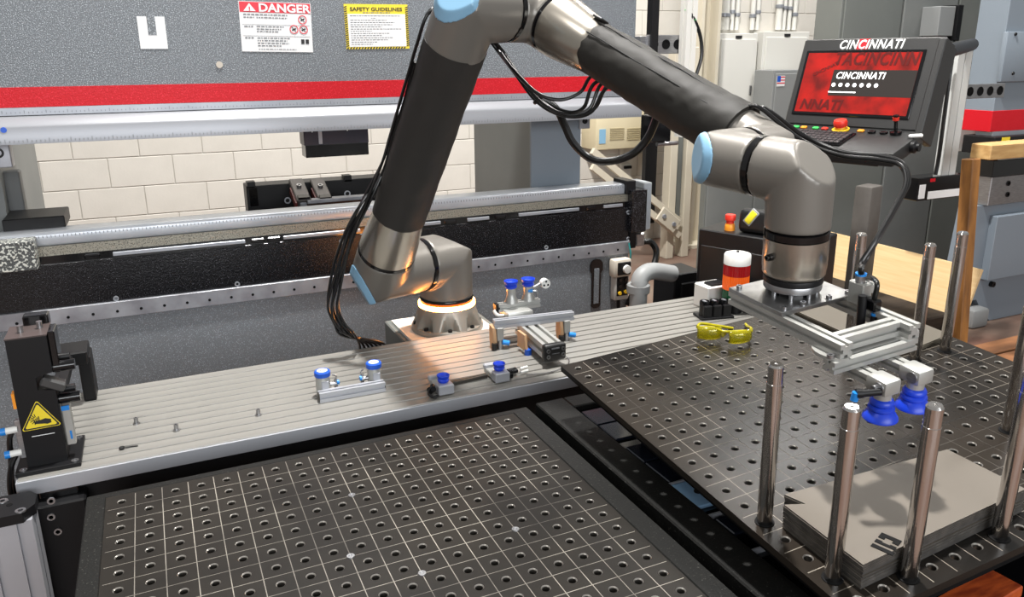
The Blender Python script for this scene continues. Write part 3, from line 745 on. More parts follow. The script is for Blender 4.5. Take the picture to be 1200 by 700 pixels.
B().fbox(frame(PE2 + f_ * .215 + e * .066, f_, tc), (0, 0, 0), (.03, .035, .006), bev=.002).out('sleeve_tab', BLACKRUB, s2)
housing('forearm_end', PW, [(-f_, .088), (h_, .078)], .056, facet=((f_ - h_).normalized(), .036), vox=.0034)
ring(PW + h_ * .084, h_, .0555, .012)
PW1 = PW + h_ * .158
WT = -NR
wd = PW2 - PW1; wd = wd.normalized()
housing('wrist_body', PW1, [(-h_, .068), (wd, .072)], .0555, facet=((h_ * .80 - wd * .60), .038), lid=.012, vox=.0034)
ring(PW1 + wd * .079, wd, .0556, .014)
LW = (PW2 - PW1).length
housing('wrist_elbow', PW2, [(-wd, LW - .086), (WT, .098)], .0572, facet=((wd - WT).normalized(), .034), vox=.0034)
ring(PW2 + WT * .106, WT, .0568, .015)
B().lathe(PW2 + WT * .114, WT, [(.0565, 0), (.0565, .055), (.055, .060), (.0555, .066), (.052, .0705), (.048, .071)], 56).out('tool_flange', ROBALU, ra)
cn = (CW - PW2); cn = (cn - WT * cn.dot(WT)).normalized(); sd = WT.cross(cn)
if sd.dot(r0) > 0: sd = -sd
e = (cn * .72 + sd * .69).normalized()
cb = B().lathe(PW2 + WT * .143 + e * .054, e, [(.0065, 0), (.0065, .010), (.005, .010), (.005, .014), (.003, .014), (.003, .008)], 18).out('tool_connector', BLACKGLOSS, ra)

# ------------------------------------------------------------------ vacuum gripper on the robot flange
MT = MR.to_3x3().to_4x4(); MT.translation = PW2 - NR * .22
def T(x, y, z): return MT @ V(x, y, z)
TN = NR
eg = thing('vacuum_gripper', 'aluminium frame vacuum gripper with two blue bellows cups on the robot flange', 'gripper', T(0, 0, -.12))
B().lathe(T(0, 0, .034), -TN, [(.052, 0), (.053, .004), (.053, .010), (.050, .012)], 48).out('adapter_ring', BLACK, eg)
B().lathe(T(0, 0, .024), -TN, [(.050, 0), (.0515, .003), (.0515, .013), (.048, .015), (.040, .016)], 48).out('adapter_collar', STEEL, eg)
B().lathe(T(0, 0, .012), -TN, [(.036, 0), (.036, .013)], 40).out('adapter_boss', BLACKGLOSS, eg)
for a in range(0, 360, 45): B().cyl(T(.042 * math.cos(math.radians(a)), .042 * math.sin(math.radians(a)), .010), T(.042 * math.cos(math.radians(a)), .042 * math.sin(math.radians(a)), 0), .0045, n=12).out('standoff', STEEL, eg)
mp = B().fbox(MT, (0, .002, -.004), (.172, .142, .008), bev=.001).out('mount_plate', ALUPLATE, eg)
for x, y in ((-.072, .06), (-.072, -.06), (.074, .06), (.074, -.06), (-.03, -.06), (.03, -.06), (.0, .062)):
    B().lathe(T(x, y, 0), TN, [(.0052, 0), (.0052, .006), (.003, .006), (.003, .003)], 14).out('plate_screw', STEEL, mp)
for x in (-.0725, .0775):
    B().rail(T(x, .074, -.0205), T(x, -.203, -.0205), .025, .025, up=TN).out('side_rail', ALU, eg, smooth=False)
B().rail(T(-.060, -.172, -.0205), T(.065, -.172, -.0205), .025, .025, up=TN).out('cross_rail', ALU, eg, smooth=False)
B().rail(T(-.096, -.192, -.0465), T(.088, -.192, -.0465), .025, .020, up=TN).out('cross_rail', ALU, eg, smooth=False)
for x in (-.074, .080):
    br = B(); br.prism(MT @ Matrix.Translation((x, -.172, -.037)), [(.024 * math.cos(a) * (1 if 1 else 1), .034 * math.sin(a)) for a in [2 * math.pi * k / 20 for k in range(20)]], -.001, .005)
    br = br.out('corner_bracket', ALU, eg)
    B().lathe(T(x - (.018 if x < 0 else -.016), -.19, -.033), TN, [(.006, 0), (.006, .006), (.003, .006), (.003, .003)], 14).out('bracket_screw', STEEL, br)
for x in (-.038, .034):
    B().rail(T(x, -.150, -.0665), T(x, -.246, -.0665), .025, .018, up=TN).out('cup_rail', ALU, eg, smooth=False)
    cb = B().fbox(MT, (x, -.250, -.066), (.034, .040, .026), bev=.004, seg=2).out('cup_block', ALU, eg)
    B().lathe(T(x, -.252, -.078), -TN, [(.0135, 0), (.0135, .014), (.011, .016)], 24).out('cup_stem', ALU, eg)
    B().lathe(T(x, -.252, -.090), -TN, [(.013, 0), (.0165, .002), (.0185, .006), (.0185, .009), (.016, .012), (.020, .015), (.0205, .018), (.0175, .021), (.0225, .026), (.0268, .033), (.0272, .036), (.022, .034)], 36).out('suction_cup', CUPBLUE, eg)
    sx = 1 if x > 0 else -1
    B().lathe(T(x + sx * .017, -.254, -.066), MT.to_3x3() @ (X * sx), [(.0062, 0), (.0062, .004), (.005, .004), (.005, .010), (.003, .010)], 14).out('block_screw', STEEL, cb)
    B().lathe(T(x - .017, -.258, -.066), MT.to_3x3() @ -X, [(.0095, 0), (.0095, .003), (.004, .003)], 18).out('block_washer', STEEL, cb)
B().cyl(T(-.056, -.262, -.07), T(-.082, -.250, -.072), .006, n=14).cyl(T(-.082, -.250, -.072), T(-.090, -.246, -.072), .0075, n=14).out('elbow_fitting', BLACK, eg)
B().cyl(T(-.090, -.246, -.070), T(-.092, -.245, -.084), .006, n=14).out('hose_collar', FITBLUE, eg)
vb = B().fbox(MT, (.068, -.092, .014), (.022, .034, .042), bev=.002).fbox(MT, (.082, -.092, .022), (.03, .03, .016), bev=.002).out('valve_block', ALU, eg)
B().lathe(T(.066, -.092, .034), TN, [(.0085, 0), (.0085, .013), (.007, .013)], 18).out('hose_socket', STEEL, eg)
B().lathe(T(.066, -.092, .047), TN, [(.0095, 0), (.0095, .004), (.0075, .004)], 18).out('hose_collar', FITBLUE, eg)
B().fbox(MT, (.068, -.122, .002), (.018, .026, .022), bev=.003).out('valve_body', BLACKGLOSS, eg)
B().lathe(T(.07, -.128, -.012), -TN, [(.0075, 0), (.0075, .005)], 14).out('hose_collar', FITBLUE, eg)
B().tube([T(.070, -.128, -.012), T(.068, -.128, -.03), T(.06, -.135, -.045), T(.055, -.14, -.03)], .006).out('air_hose', CABLE, eg)
B().cyl(T(.05, -.115, .02), T(.05, -.118, -.06), .0075, n=14).out('valve_tube', BLACK, eg)

# ------------------------------------------------------------------ cables of the robot
fx = T(.066, -.092, .05)
hp = [(900, 131, 1.66), (940, 158, 1.62), (985, 178, 1.58), (1030, 183, 1.55), (1056, 191, 1.53), (1064, 212, 1.51), (1051, 240, 1.50), (1028, 280, 1.49), (1010, 312, 1.485)]
cuff = PW - f_ * .079
hs = [cuff + tu * .0615, cuff + f_ * .03 + tu * .069] + [atd(*p) for p in hp[1:]] + [fx + V(.0, 0, .012), fx - V(0, 0, .006)]
tag(B().tube(hs, .0055).out('air_hose', CABLE), 'glossy black air hose looping from the forearm sleeve to the gripper valve', 'hose')
d2 = (tu * .93 + tc * .37).normalized()
hs = [cuff + d2 * .0625, cuff + f_ * .03 + d2 * .070] + [atd(x - 1 - 2 * (i > 4), y + (9, 6, 4, 4, 3, 3, 3, 3, 3)[i], D - (.030, .022, .016, .016, .016, .016, .018, .026, .030)[i]) for i, (x, y, D) in enumerate(hp) if i] + [T(.068, -.124, .045), T(.068, -.124, .012)]
tag(B().tube(hs, .0045).out('wrist_cable', CABLE), 'thin black cable running beside the wrist hose in front of the keyboard', 'cable')
hs = [atd(636, 116, 2.03), atd(652, 128, 2.04), atd(662, 148, 2.06), atd(672, 168, 2.07), atd(692, 186, 2.08), atd(716, 189, 2.06), atd(742, 180, 2.04), atd(760, 160, 2.02), atd(772, 130, 1.98), atd(780, 100, 1.93)]
tag(B().tube(hs, .0105).out('cable_hose', CABLE), 'thick black hose hanging in a deep loop below the forearm', 'hose')
rng = random.Random(2)
loops = [[(578, 52), (600, 80), (628, 108), (655, 117), (680, 108), (695, 88)],
         [(583, 54), (606, 86), (632, 118), (662, 134), (690, 128), (705, 98)],
         [(586, 56), (610, 90), (640, 123), (668, 136), (696, 128), (712, 100)],
         [(580, 55), (602, 84), (630, 120), (662, 136), (692, 132), (710, 104)],
         [(582, 52), (604, 82), (634, 116), (664, 131), (684, 126), (699, 96)]]
eb = thing('cable_bundle', 'bundle of thin black cables sagging in loops below the elbow joint', 'cables', atd(640, 120, 2.0))
vw = (PE - CW).normalized(); bk_h = (vw - h_ * vw.dot(h_)).normalized(); bk_f = (vw - f_ * vw.dot(f_)).normalized(); bk_u = (vw - u_ * vw.dot(u_)).normalized()
for k, lp in enumerate(loops):
    D0, D1 = 2.03, 1.93
    pts = [atd(x, y, D0 + (D1 - D0) * i / 5 + .012 * (k - 2) * math.sin(i)) for i, (x, y) in enumerate(lp)]
    pts = [PE - h_ * (.045 + .012 * k) - u_ * .012 + bk_h * .0860] + pts + [PE2 + f_ * (.285 + .012 * k) + bk_f * .0675]
    B().tube(pts, .0046).out('cable', CABLE, eb)
q = atd(629, 113, 2.0)
B().lathe(q - V(0, 0, .004), (.6, -.3, -.7), [(.014, 0), (.016, .003), (.016, .007), (.014, .010)], 16).out('cable_tie', BLACKRUB, eb)
ab = thing('cable_bundle', 'bundle of thin black cables hanging beside the shoulder down to the slotted table', 'cables', atz(440, 400, TZ))
pf = [(420, 404, 0), (408, 393, 1), (396, 380, 1), (389, 362, 1), (392, 338, 1), (401, 300, 1), (411, 268, 1), (427, 236, .8), (444, 200, .5), (462, 140, .3), (480, 80, .3), (493, 42, .2)]
for k in range(7):
    o_ = k - 3
    pts = [atz(452 - 5 * k, 405 + .6 * k, TZ - .012)]
    for i, (x, y, sp) in enumerate(pf[1:]):
        Dk = [2.36, 2.34, 2.32, 2.30, 2.27, 2.25, 2.21, 2.16, 2.06, 1.975, 1.93][i]
        pts.append(atd(x + sp * (2.0 * o_ + 1.6 * math.sin(i * 1.3 + k * 2.1)) + 1.0, y + sp * 1.2 * math.cos(i + k * 1.7), Dk + .008 * math.sin(k * 1.9 + i * .8)))
    wv = u_.cross(side)
    if k in (1, 3):
        pts = pts[:8] + [PS + u_ * t + side * .0885 + wv * .006 * (k - 2) for t in (.42, .52, .62, .72, .80)] + [PE - u_ * .06 + (side * .96 + bk_u * .28) * .0885 + wv * .006 * (k - 2), PE - u_ * .045 + (side * .6 + bk_u * .8) * .0865 + wv * .006 * (k - 2)]
    else: pts = pts[:8] + [PS + u_ * (.37 + .012 * k) + (side * .80 + bk_u * .60) * .0885]
    pts = [pts[0] + V(0, .03, -.55), pts[0] + V(0, .02, -.12)] + pts
    B().tube(pts, .0040).out('cable', CABLE, ab)
tag(B().b2((.82, .700, .0), (1.16, 1.0, .7525), bev=.004).out('robot_pedestal', GREYDK), 'dark steel pedestal carrying the robot base behind the slotted table', 'pedestal')
bp_ = thing('base_plate', 'white square plate under the round robot foot', 'plate', (.992, .815, .752))
B().b2((.992 - .155, .698, .7520), (.992 + .14, .97, .7625), bev=.001).out('plate_sheet', WHITEP, bp_)

# ------------------------------------------------------------------ black tower with warning sign at the table end
tw = thing('clamp_tower', 'black clamping tower with yellow crush warning triangle on the table end', 'clamp', (-.15, .31, TZ))
B().b2((-.215, .238, TZ), (-.088, .385, TZ + .010), bev=.001).out('tower_base', BLACK, tw)
for x, y in ((-.200, .25), (-.100, .25), (-.10, .372), (-.2, .372)):
    B().lathe((x, y, TZ + .0095), Z, [(.008, 0), (.008, .003), (.004, .003), (.004, .001)], 14).out('base_screw', STEEL, tw)
tf = frame((-.1925, .262, TZ + .010), X, Z)
B().prism(tf, [(0, 0), (.078, 0), (.078, .170), (.045, .175), (.045, .205), (.078, .212), (.078, .298), (.002, .298)], -.09, 0).out('tower_body', BLACK, tw, smooth=False)
B().b2((-.1915, .2615, TZ + .306), (-.113, .352, TZ + .309)).out('tower_top', mat('tower_top_brown', (70, 60, 58), .4), tw, smooth=False)
for x, y in ((-.165, .30), (-.130, .315)): B().cyl((x, y, TZ + .308), (x, y, TZ + .325), .006, n=14).out('top_screw', STEEL, tw)
B().b2((-.165, .345, TZ + .30), (-.115, .38, TZ + .33), bev=.003).out('top_bracket', BLACKGLOSS, tw)
B().b2((-.114, .275, TZ + .215), (-.100, .335, TZ + .31), bev=.002).out('side_plate', BLACKGLOSS, tw)
for z in (.226, .150):
    B().cyl((-.116, .285, TZ + z), (-.072, .285, TZ + z), .012, n=20).out('clamp_roller', BLACKGLOSS, tw)
    B().cyl((-.116, .31, TZ + z + .012), (-.082, .31, TZ + z + .012), .009, n=20).out('clamp_roller', BLACK, tw)
B().box((-.118, .275, TZ + .192), (.05, .03, .022), Matrix.Rotation(.5, 3, 'Y'), bev=.004).out('clamp_jaw', mat('jaw_grey', (80, 80, 80), .35, .5), tw)
q0, q1 = aty(82, 412, .62), aty(112, 458, .62)
B().b2((q1.x - .03, .62, TZ), (q1.x, .70, q0.z - .02), bev=.003).out('rear_post', BLACK, tw)
B().b2((q0.x - .04, .60, q0.z - .035), (q1.x - .004, .70, q0.z), bev=.003).out('rear_arm', BLACK, tw)
B().b2((-.14, .36, q0.z - .03), (-.11, .62, q0.z - .005), bev=.003).out('link_bar', BLACK, tw)
tri = frame((-.153, .2615, TZ + .119), X, Z) @ Matrix.Rotation(.02, 4, 'Z')
def rtri(r, rr):
    out = []
    for k in range(3):
        a = math.radians(90 + 120 * k); cx, cy = (r - 2 * rr) * math.cos(a), (r - 2 * rr) * math.sin(a)
        for d in (-60, -30, 0, 30, 60): out.append((cx + rr * math.cos(a + math.radians(d)), cy + rr * math.sin(a + math.radians(d))))
    return out
ws = B().prism(tri, rtri(.045, .0035), 0, .0006).out('warning_sticker', SIGNYEL, tw, smooth=False)
ro, ri = rtri(.0425, .0032), rtri(.0365, .0028)
b = B()
A_ = [b.bm.verts.new(tri @ V(x, y, .0009)) for x, y in ro]; C_ = [b.bm.verts.new(tri @ V(x, y, .0009)) for x, y in ri]
for k in range(len(A_)): b.bm.faces.new((A_[k], A_[(k + 1) % len(A_)], C_[(k + 1) % len(C_)], C_[k]))
b.out('triangle_border', INK, ws, smooth=False)
b = B(); b.prism(tri, [(-.010, -.010), (.006, -.012), (.012, -.014), (.020, -.012), (.020, -.004), (.010, .000), (.002, -.002), (-.006, -.003), (-.012, -.006)], .0007, .0011)
for k in range(7):
    a = math.radians(100 + 25 * k); b.fbox(tri @ Matrix.Translation((-.007, .001, .001)) @ Matrix.Rotation(a, 4, 'Z'), (.009, 0, 0), (.008, .0016, .0004))
for k in range(4): b.fbox(tri, (-.011 + k * .003, -.004 + .002 * k, .001), (.0018, .010, .0004))
b.out('crushed_hand_pictogram', INK, ws, smooth=False)
lines(tf, [(.018, .071, .062, .0016)], 'chalk_mark', PAPER, tw)
cy_ = B().b2((-.112, .272, TZ + .04), (-.094, .292, TZ + .135), bev=.002).out('air_cylinder', ALU, tw)
B().b2((-.1115, .2705, TZ + .125), (-.096, .2735, TZ + .136)).out('cylinder_band', FITBLUE, cy_, smooth=False)
B().b2((-.103, .2705, TZ + .055), (-.099, .2725, TZ + .075)).out('cylinder_print', FITBLUE, cy_, smooth=False)
B().b2((-.204, .27, TZ + .03), (-.1925, .285, TZ + .12), bev=.001).out('side_channel', STEEL, tw)
B().b2((-.198, .263, TZ + .150), (-.1922, .285, TZ + .185)).out('orange_tag', ORANGE, tw, smooth=False)
for z in (.100, .045):
    B().cyl((-.200, .272, TZ + z), (-.222, .270, TZ + z), .0075, n=16).out('air_fitting', WHITEPL, tw)
    B().cyl((-.222, .270, TZ + z), (-.232, .269, TZ + z), .0085, n=16).out('hose_collar', FITBLUE, tw)
tag(B().tube([(-.212, .273, TZ + .095), (-.221, .286, TZ + .070), (-.227, .293, TZ + .02), (-.234, .293, TZ - .04), (-.230, .293, TZ - .11), (-.224, .293, TZ - .25), (-.224, .293, .25), (-.224, .293, .004)], .006).out('air_hose', CABLE), 'black air hose running from the upper blue fitting of the warning tower to the floor', 'hose')
tag(B().tube([(-.212, .271, TZ + .040), (-.224, .268, TZ + .016), (-.235, .271, TZ - .04), (-.231, .273, TZ - .11), (-.226, .273, TZ - .25), (-.226, .273, .25), (-.226, .273, .004)], .006).out('air_hose', CABLE), 'black air hose running from the lower blue fitting of the warning tower to the floor', 'hose')

# aluminium post with black cap, black steel plate behind it
ap = thing('profile_post', 'slotted aluminium profile post with a black cap plate beside the table', 'post', (-.215, .12, 0))
pz = .768
c0 = atz(0, 578, pz); c1 = atz(43, 597, pz)
px1, py1, px0, py0 = c1.x - .006, min(c0.y + .03, .1905), c1.x - .16, c1.y - .005
b = B(); b.prism(Matrix.Translation((0, 0, 0)), [(px0, py0), (px1 - .02, py0), (px1, py0 + .03), (px1, py1 - .02), (px1 - .015, py1), (px0, py1)], pz - .022, pz); b.out('cap_plate', BLACK, ap, smooth=False)
for bx, by in ((3, 588), (24, 599)):
    q = atz(bx, by, pz); B().lathe(q - V(0, 0, .001), Z, [(.0105, 0), (.010, .003), (.005, .003), (.005, .001)], 18).out('cap_screw', STEEL, ap)
q = atz(11, 592, pz); B().cyl(q - V(0, 0, .001), q + V(0, 0, .0006), .006, n=16).out('cap_hole', BLACKMAT, ap)
B().rail(V((px0 + px1) / 2, (py0 + py1) / 2 - .005, 0), V((px0 + px1) / 2, (py0 + py1) / 2 - .005, pz - .021), px1 - px0 - .012, py1 - py0 - .02, up=(0, 1, 0), slot=.12, dep=.10, nx=3).out('post_profile', ALUEDGE, ap, smooth=False)
pt = thing('mounting_bracket', 'black steel upright bracket with socket bolts under the table corner', 'bracket', (-.13, .17, 0))
B().b2((-.185, TY0 - .03, 0), (-.085, TY0 + .028, TZ - .055), bev=.004).out('bracket_plate', BLACK, pt)
B().b2((-.175, TY0 + .0012, TZ - .056), (-.10, TY0 + .031, TZ - .0295), bev=.002).out('bracket_spacer', BLACKGLOSS, pt)
for bx, by in ((60, 587), (60, 606), (68, 623)):
    q = aty(bx, by, TY0 - .031); B().lathe(q, -Y, [(.008, 0), (.008, .003), (.0045, .003), (.0045, .0)], 14).out('bracket_bolt', STEEL, pt)

# ------------------------------------------------------------------ loose grippers on the table
ga = thing('twin_stem_gripper', 'loose gripper with two round blue ringed stems on an aluminium rail', 'gripper', (.555, .36, TZ))
B().rail((.463, .352, TZ + .014), (.640, .352, TZ + .014), .026, .026).out('gripper_rail', ALUEDGE, ga, smooth=False)
for x in (.4625, .6405): B().box((x, .352, TZ + .014), (.002, .02, .02)).out('rail_end', ALUGROOVE, ga, smooth=False)
for k, x in enumerate((.482, .622)):
    y = .385
    B().lathe((x, y, TZ), Z, [(.019, 0), (.019, .05), (.017, .056), (.0175, .060)], 28).out('stem', ALU, ga)
    B().b2((x - .008, y - .021, TZ + .012), (x + .012, y - .010, TZ + .048), bev=.002).out('stem_clamp', ALUEDGE, ga)
    rg = B().lathe((x, y, TZ + .058), Z, [(.0205, 0), (.0215, .003), (.0215, .012), (.019, .015), (.0145, .015), (.0135, .011)], 32).out('blue_ring', CAPBLUE, ga)
    B().lathe((x, y, TZ + .066), Z, [(.0138, 0), (.0138, .0075)], 28).out('ring_insert', WHITEPL, rg)
    for d in (-.005, .005): B().cyl((x + d, y, TZ + .0733), (x + d, y, TZ + .0742), .0025, n=12).out('insert_hole', INKGREY, rg)
    sx = 1 if k == 0 else -1
    B().cyl((x + sx * .018, y, TZ + .03), (x + sx * .036, y, TZ + .03), .006, n=14).cyl((x + sx * .034, y, TZ + .012), (x + sx * .034, y, TZ + .042), .005, n=14).out('air_fitting', STEEL, ga)
    B().cyl((x + sx * .036, y - .004, TZ + .034), (x + sx * .042, y - .004, TZ + .034), .0065, n=14).out('hose_collar', FITBLUE, ga)
    B().box((x + sx * .032, y - .012, TZ + .008), (.022, .012, .010), bev=.002).out('fitting_foot', WHITEPL, ga)
    B().tube([(x + sx * .034, y, TZ + .042), (x + sx * .036, y + .004, TZ + .05), (x + sx * .028, y + .01, TZ + .052)], .0022).out('thin_tube', STEEL, ga)

def cup_block(x, y, label):
    t = thing('cup_block_gripper', label, 'gripper', (x, y, TZ))
    B().box((x, y + .008, TZ + .012), (.030, .085, .016), bev=.002).out('block_rail', ALU, t)
    B().box((x, y + .045, TZ + .024), (.036, .016, .014), bev=.003).out('block_head', ALUEDGE, t)
    B().box((x + .006, y - .022, TZ + .016), (.044, .034, .028), bev=.003).out('block_body', ALUEDGE, t)
    B().lathe((x + .006, y - .012, TZ + .030), Z, [(.012, 0), (.015, .003), (.016, .008), (.0135, .011), (.016, .014), (.0175, .020), (.0165, .021), (.012, .016), (.009, .016)], 28).out('suction_cup', CUPBLUE, t)
    return t
g1 = cup_block(.775, .280, 'loose cup gripper with a black fitting at its side, beside the twin stem gripper')
B().cyl((.752, .27, TZ + .016), (.740, .262, TZ + .014), .010, n=16).cyl((.748, .262, TZ + .026), (.744, .245, TZ + .026), .007, n=14).out('black_fitting', BLACK, g1)
B().tube([(.742, .262, TZ + .02), (.733, .25, TZ + .012), (.742, .236, TZ + .006), (.755, .235, TZ + .008)], .004).out('fitting_hose', CABLE, g1)
g2 = cup_block(.945, .292, 'loose cup gripper with a double black push fitting on its right side')
B().cyl((.972, .27, TZ + .016), (.985, .268, TZ + .016), .012, n=18).out('black_knob', BLACKGLOSS, g2)
B().cyl((.985, .288, TZ + .012), (1.012, .292, TZ + .012), .006, n=14).cyl((.987, .302, TZ + .012), (1.014, .306, TZ + .012), .006, n=14).out('black_fitting', BLACK, g2)
B().cyl((1.02, .285, TZ + .008), (1.045, .29, TZ + .008), .004, n=12).cyl((1.03, .31, TZ + .008), (1.055, .315, TZ + .008), .004, n=12).out('white_plug', WHITEPL, g2)
tag(B().rail((.80, .300, TZ + .006), (.925, .312, TZ + .006), .016, .010).out('flat_rail', ALUGROOVE, smooth=False), 'thin dark flat rail lying between the two loose cup grippers', 'rail')
tag(B().tube([(1.03, .27, TZ + .004), (1.10, .262, TZ + .003), (1.17, .288, TZ + .003), (1.20, .335, TZ + .004), (1.175, .36, TZ + .01)], .0016, n=6).out('thin_wire', STEEL), 'thin curved metal wire lying on the slotted table', 'wire')

gc = thing('cross_gripper', 'large loose cross shaped gripper with two upright blue cups on the table', 'gripper', (1.15, .45, TZ))
a0, a1 = V(1.138, .318, TZ + .045), V(1.155, .545, TZ + .045)
ax_ = (a1 - a0).normalized()
B().rail(a0, a1, .062, .042, nx=2).out('main_beam', ALU, gc, smooth=False)
fm = frame(a0 - ax_ * .012, X, Z)
ec = B().fbox(fm, (0, 0, 0), (.072, .052, .024), bev=.008, seg=3).out('end_cap', BLACKRUB, gc)
for x, z in ((-.024, .008), (.024, .010), (-.024, -.010), (.024, -.008)): B().lathe(fm @ V(x, z, .012), -Y, [(.0062, 0), (.0062, .002), (.003, .002), (.003, .0)], 14).out('cap_screw', STEEL, ec)
lines(fm @ Matrix.Translation((0, 0, .0112)), [(-.014, .014, .012, .004), (-.012, -.002, .012, .002)], 'cap_print', INKGREY, ec)
B().rail((1.036, .515, TZ + .080), (1.298, .484, TZ + .080), .024, .026).out('cross_rail', ALUEDGE, gc, smooth=False)
B().rail((1.078, .58, TZ + .108), (1.218, .565, TZ + .112), .024, .026).out('upper_rail', ALU, gc, smooth=False)
B().box((1.075, .581, TZ + .108), (.014, .026, .028), bev=.002).out('rail_cap', BLACK, gc)
B().box((1.135, .56, TZ + .085), (.09, .07, .035), bev=.008, seg=2).out('joint_block', ALU, gc)
for x in (1.124, 1.184):
    B().lathe((x, .575, TZ + .120), Z, [(.022, 0), (.020, .012), (.016, .018), (.015, .046), (.017, .050)], 24).out('stem', ALU, gc)
    B().lathe((x - .001, .575, TZ + .168), Z, [(.016, 0), (.0195, .004), (.0195, .008), (.0165, .012), (.021, .016), (.0225, .024), (.022, .025), (.017, .018)], 28).out('suction_cup', CUPBLUE, gc)
q = aty(640, 333, .565)
dk = B().lathe(q, -Y, [(.0155, -.02), (.0155, .0)], 24).out('vacuum_disc', WHITEPL, gc)
for a in (90, 210, 330): B().cyl(q + V(.008 * math.cos(math.radians(a)), -.0006, .008 * math.sin(math.radians(a))), q + V(.008 * math.cos(math.radians(a)), .002, .008 * math.sin(math.radians(a))), .0035, n=12).out('disc_hole', BLACKMAT, dk)
B().cyl(q + V(0, .02, 0), V(1.178, .575, TZ + .15), .006, n=12).out('disc_stalk', STEEL, gc)
B().cyl((1.178, .565, TZ + .155), (1.192, .560, TZ + .155), .006, n=12).out('hose_collar', FITBLUE, gc)
B().tube([(1.192, .560, TZ + .155), (1.205, .555, TZ + .152), (1.208, .56, TZ + .135)], .003).out('thin_tube', STEEL, gc)
B().tube([(1.06, .57, TZ + .105), (1.07, .56, TZ + .09), (1.10, .56, TZ + .085)], .005).out('white_tube', WHITEPL, gc)
for k, x in enumerate((1.052, 1.272)):
    y = .512 - .031 * (x - 1.036) / .262
    B().box((x, y - .004, TZ + .048), (.022, .018, .042), bev=.002).out('hanger', ALU, gc)
    B().cyl((x, y - .006, TZ), (x, y - .006, TZ + .030), .010, n=16).out('hanger_foot', STEEL, gc)
    B().cyl((x + .006, y - .012, TZ + .022), (x + .026, y - .018, TZ + .018), .008, n=14).out('hose_collar', FITBLUE, gc)
    B().prism(frame((x - .024, y + .006, TZ), (0, 1, 0), (0, 0, 1)), [(-.012, .0), (.01, .0), (.016, .03), (.016, .075), (-.012, .07), (-.02, .03)], 0, .010).out('tan_plate', mat('tan_plate', (196, 158, 120), .5, .3) if k == 0 else MATS['tan_plate'], gc)
    B().cyl((x - .022, y - .012, TZ), (x - .022, y - .012, TZ + .022), .009, n=14).out('rubber_foot', BLACKRUB, gc)
B().cyl((1.108, .42, TZ + .0), (1.108, .42, TZ + .018), .011, n=16).out('hose_collar', CAPBLUE, gc)
B().prism(frame((1.098, .445, TZ + .012), (0, 1, 0), (0, 0, 1)), [(-.03, .0), (.03, 0), (.03, .05), (-.02, .05)], 0, .008).out('tan_plate', MATS['tan_plate'], gc)

# ------------------------------------------------------------------ safety glasses
sg = thing('safety_glasses', 'yellow tinted safety glasses lying on the perforated lift table', 'glasses', R(7.7, -1.2, 0))
YF = mat('yellow_frame', (196, 184, 24), .2, trans=.35)
def lens(cx, cy, rot):
    Mx = MR @ Matrix.Translation((cx * CELL, cy * CELL, .004)) @ Matrix.Rotation(rot, 4, 'Z')
    b = B(); rows = []
    for i in range(11):
        a = (i - 5) / 5; rw = []
        for j in range(6):
            v = j / 5; taper = 1 - .25 * (a * a) * (1 - v)
            rw.append(b.bm.verts.new(Mx @ V(a * .030, -.010 * (1 - a * a) - .006 * math.sin(v * 3.1), .004 + v * .034 * taper)))
        rows.append(rw)
    for A, C in zip(rows, rows[1:]):
        for j in range(5): b.bm.faces.new((A[j], A[j + 1], C[j + 1], C[j]))
    o = b.out('lens', GLASSY, sg); md = o.modifiers.new('thick', 'SOLIDIFY'); md.thickness = .0022; return o
lens(7.15, -.62, -.55); lens(8.15, -1.72, -.25)
P = lambda cx, cy, h: R(cx, cy, h)
B().tube([P(6.72, -.25, .036), P(7.2, -.75, .040), P(7.62, -1.18, .032), P(8.1, -1.80, .040), P(8.75, -1.86, .034)], .0032, n=8).out('brow_bar', YF, sg)
B().tube([P(7.55, -1.05, .03), P(7.62, -1.12, .018), P(7.7, -1.2, .03)], .003, n=8).out('nose_bridge', YF, sg)
B().tube([P(6.72, -.22, .036), P(7.3, .25, .03), P(8.2, .15, .016), P(9.0, -.2, .006)], .0038, n=8).out('temple_arm', YF, sg)
B().tube([P(8.76, -1.86, .034), P(9.2, -1.3, .026), P(9.6, -.6, .012), P(9.9, -.1, .006)], .0038, n=8).out('temple_arm', YF, sg)

# ------------------------------------------------------------------ socket block, beacon, controls at the table end
sb = thing('socket_block', 'black three hole socket block on the slotted table beside the beacon', 'socket', (1.84, .47, TZ))
q = atz(836, 371, TZ)
fs = frame((q.x, q.y, TZ), (.97, -.2, 0), (.2, .97, 0))
B().fbox(fs, (0, 0, .004), (.122, .072, .008), bev=.002).out('socket_base', BLACK, sb)
for k in range(3):
    B().lathe(fs @ V(-.036 + k * .036, .0, .006), Z, [(.0176, 0), (.0176, .05), (.0165, .054), (.015, .054), (.014, .03)], 18).out('socket', BLACKGLOSS, sb)
    B().fbox(fs, (-.036 + k * .036, -.024, .025), (.030, .014, .046), bev=.002).out('socket_tab', BLACK, sb)
    B().box(fs @ V(-.036 + k * .036, .002, .058), (.010, .018, .004), bev=.001).out('contact_clip', STEELBAR, sb)
bc = thing('signal_beacon', 'white topped signal beacon with red orange and green tiers', 'beacon', (1.95, .47, TZ))
q = atz(858, 378, TZ)
bx_, by_ = q.x + .081, q.y + .090
bq = V(bx_, by_, TZ)
def zpx(yp): return CW.z + (ray(863, yp).z / ray(863, yp).xy.length) * (bq.xy - CW.xy).length
z_ = [zpx(v) for v in (376, 349, 338, 322, 309, 292)]
rb = .0445
B().lathe(V(bx_, by_, TZ), Z, [(rb * .6, 0), (rb * .6, z_[1] - TZ)], 32).out('beacon_foot', BLACK, bc)
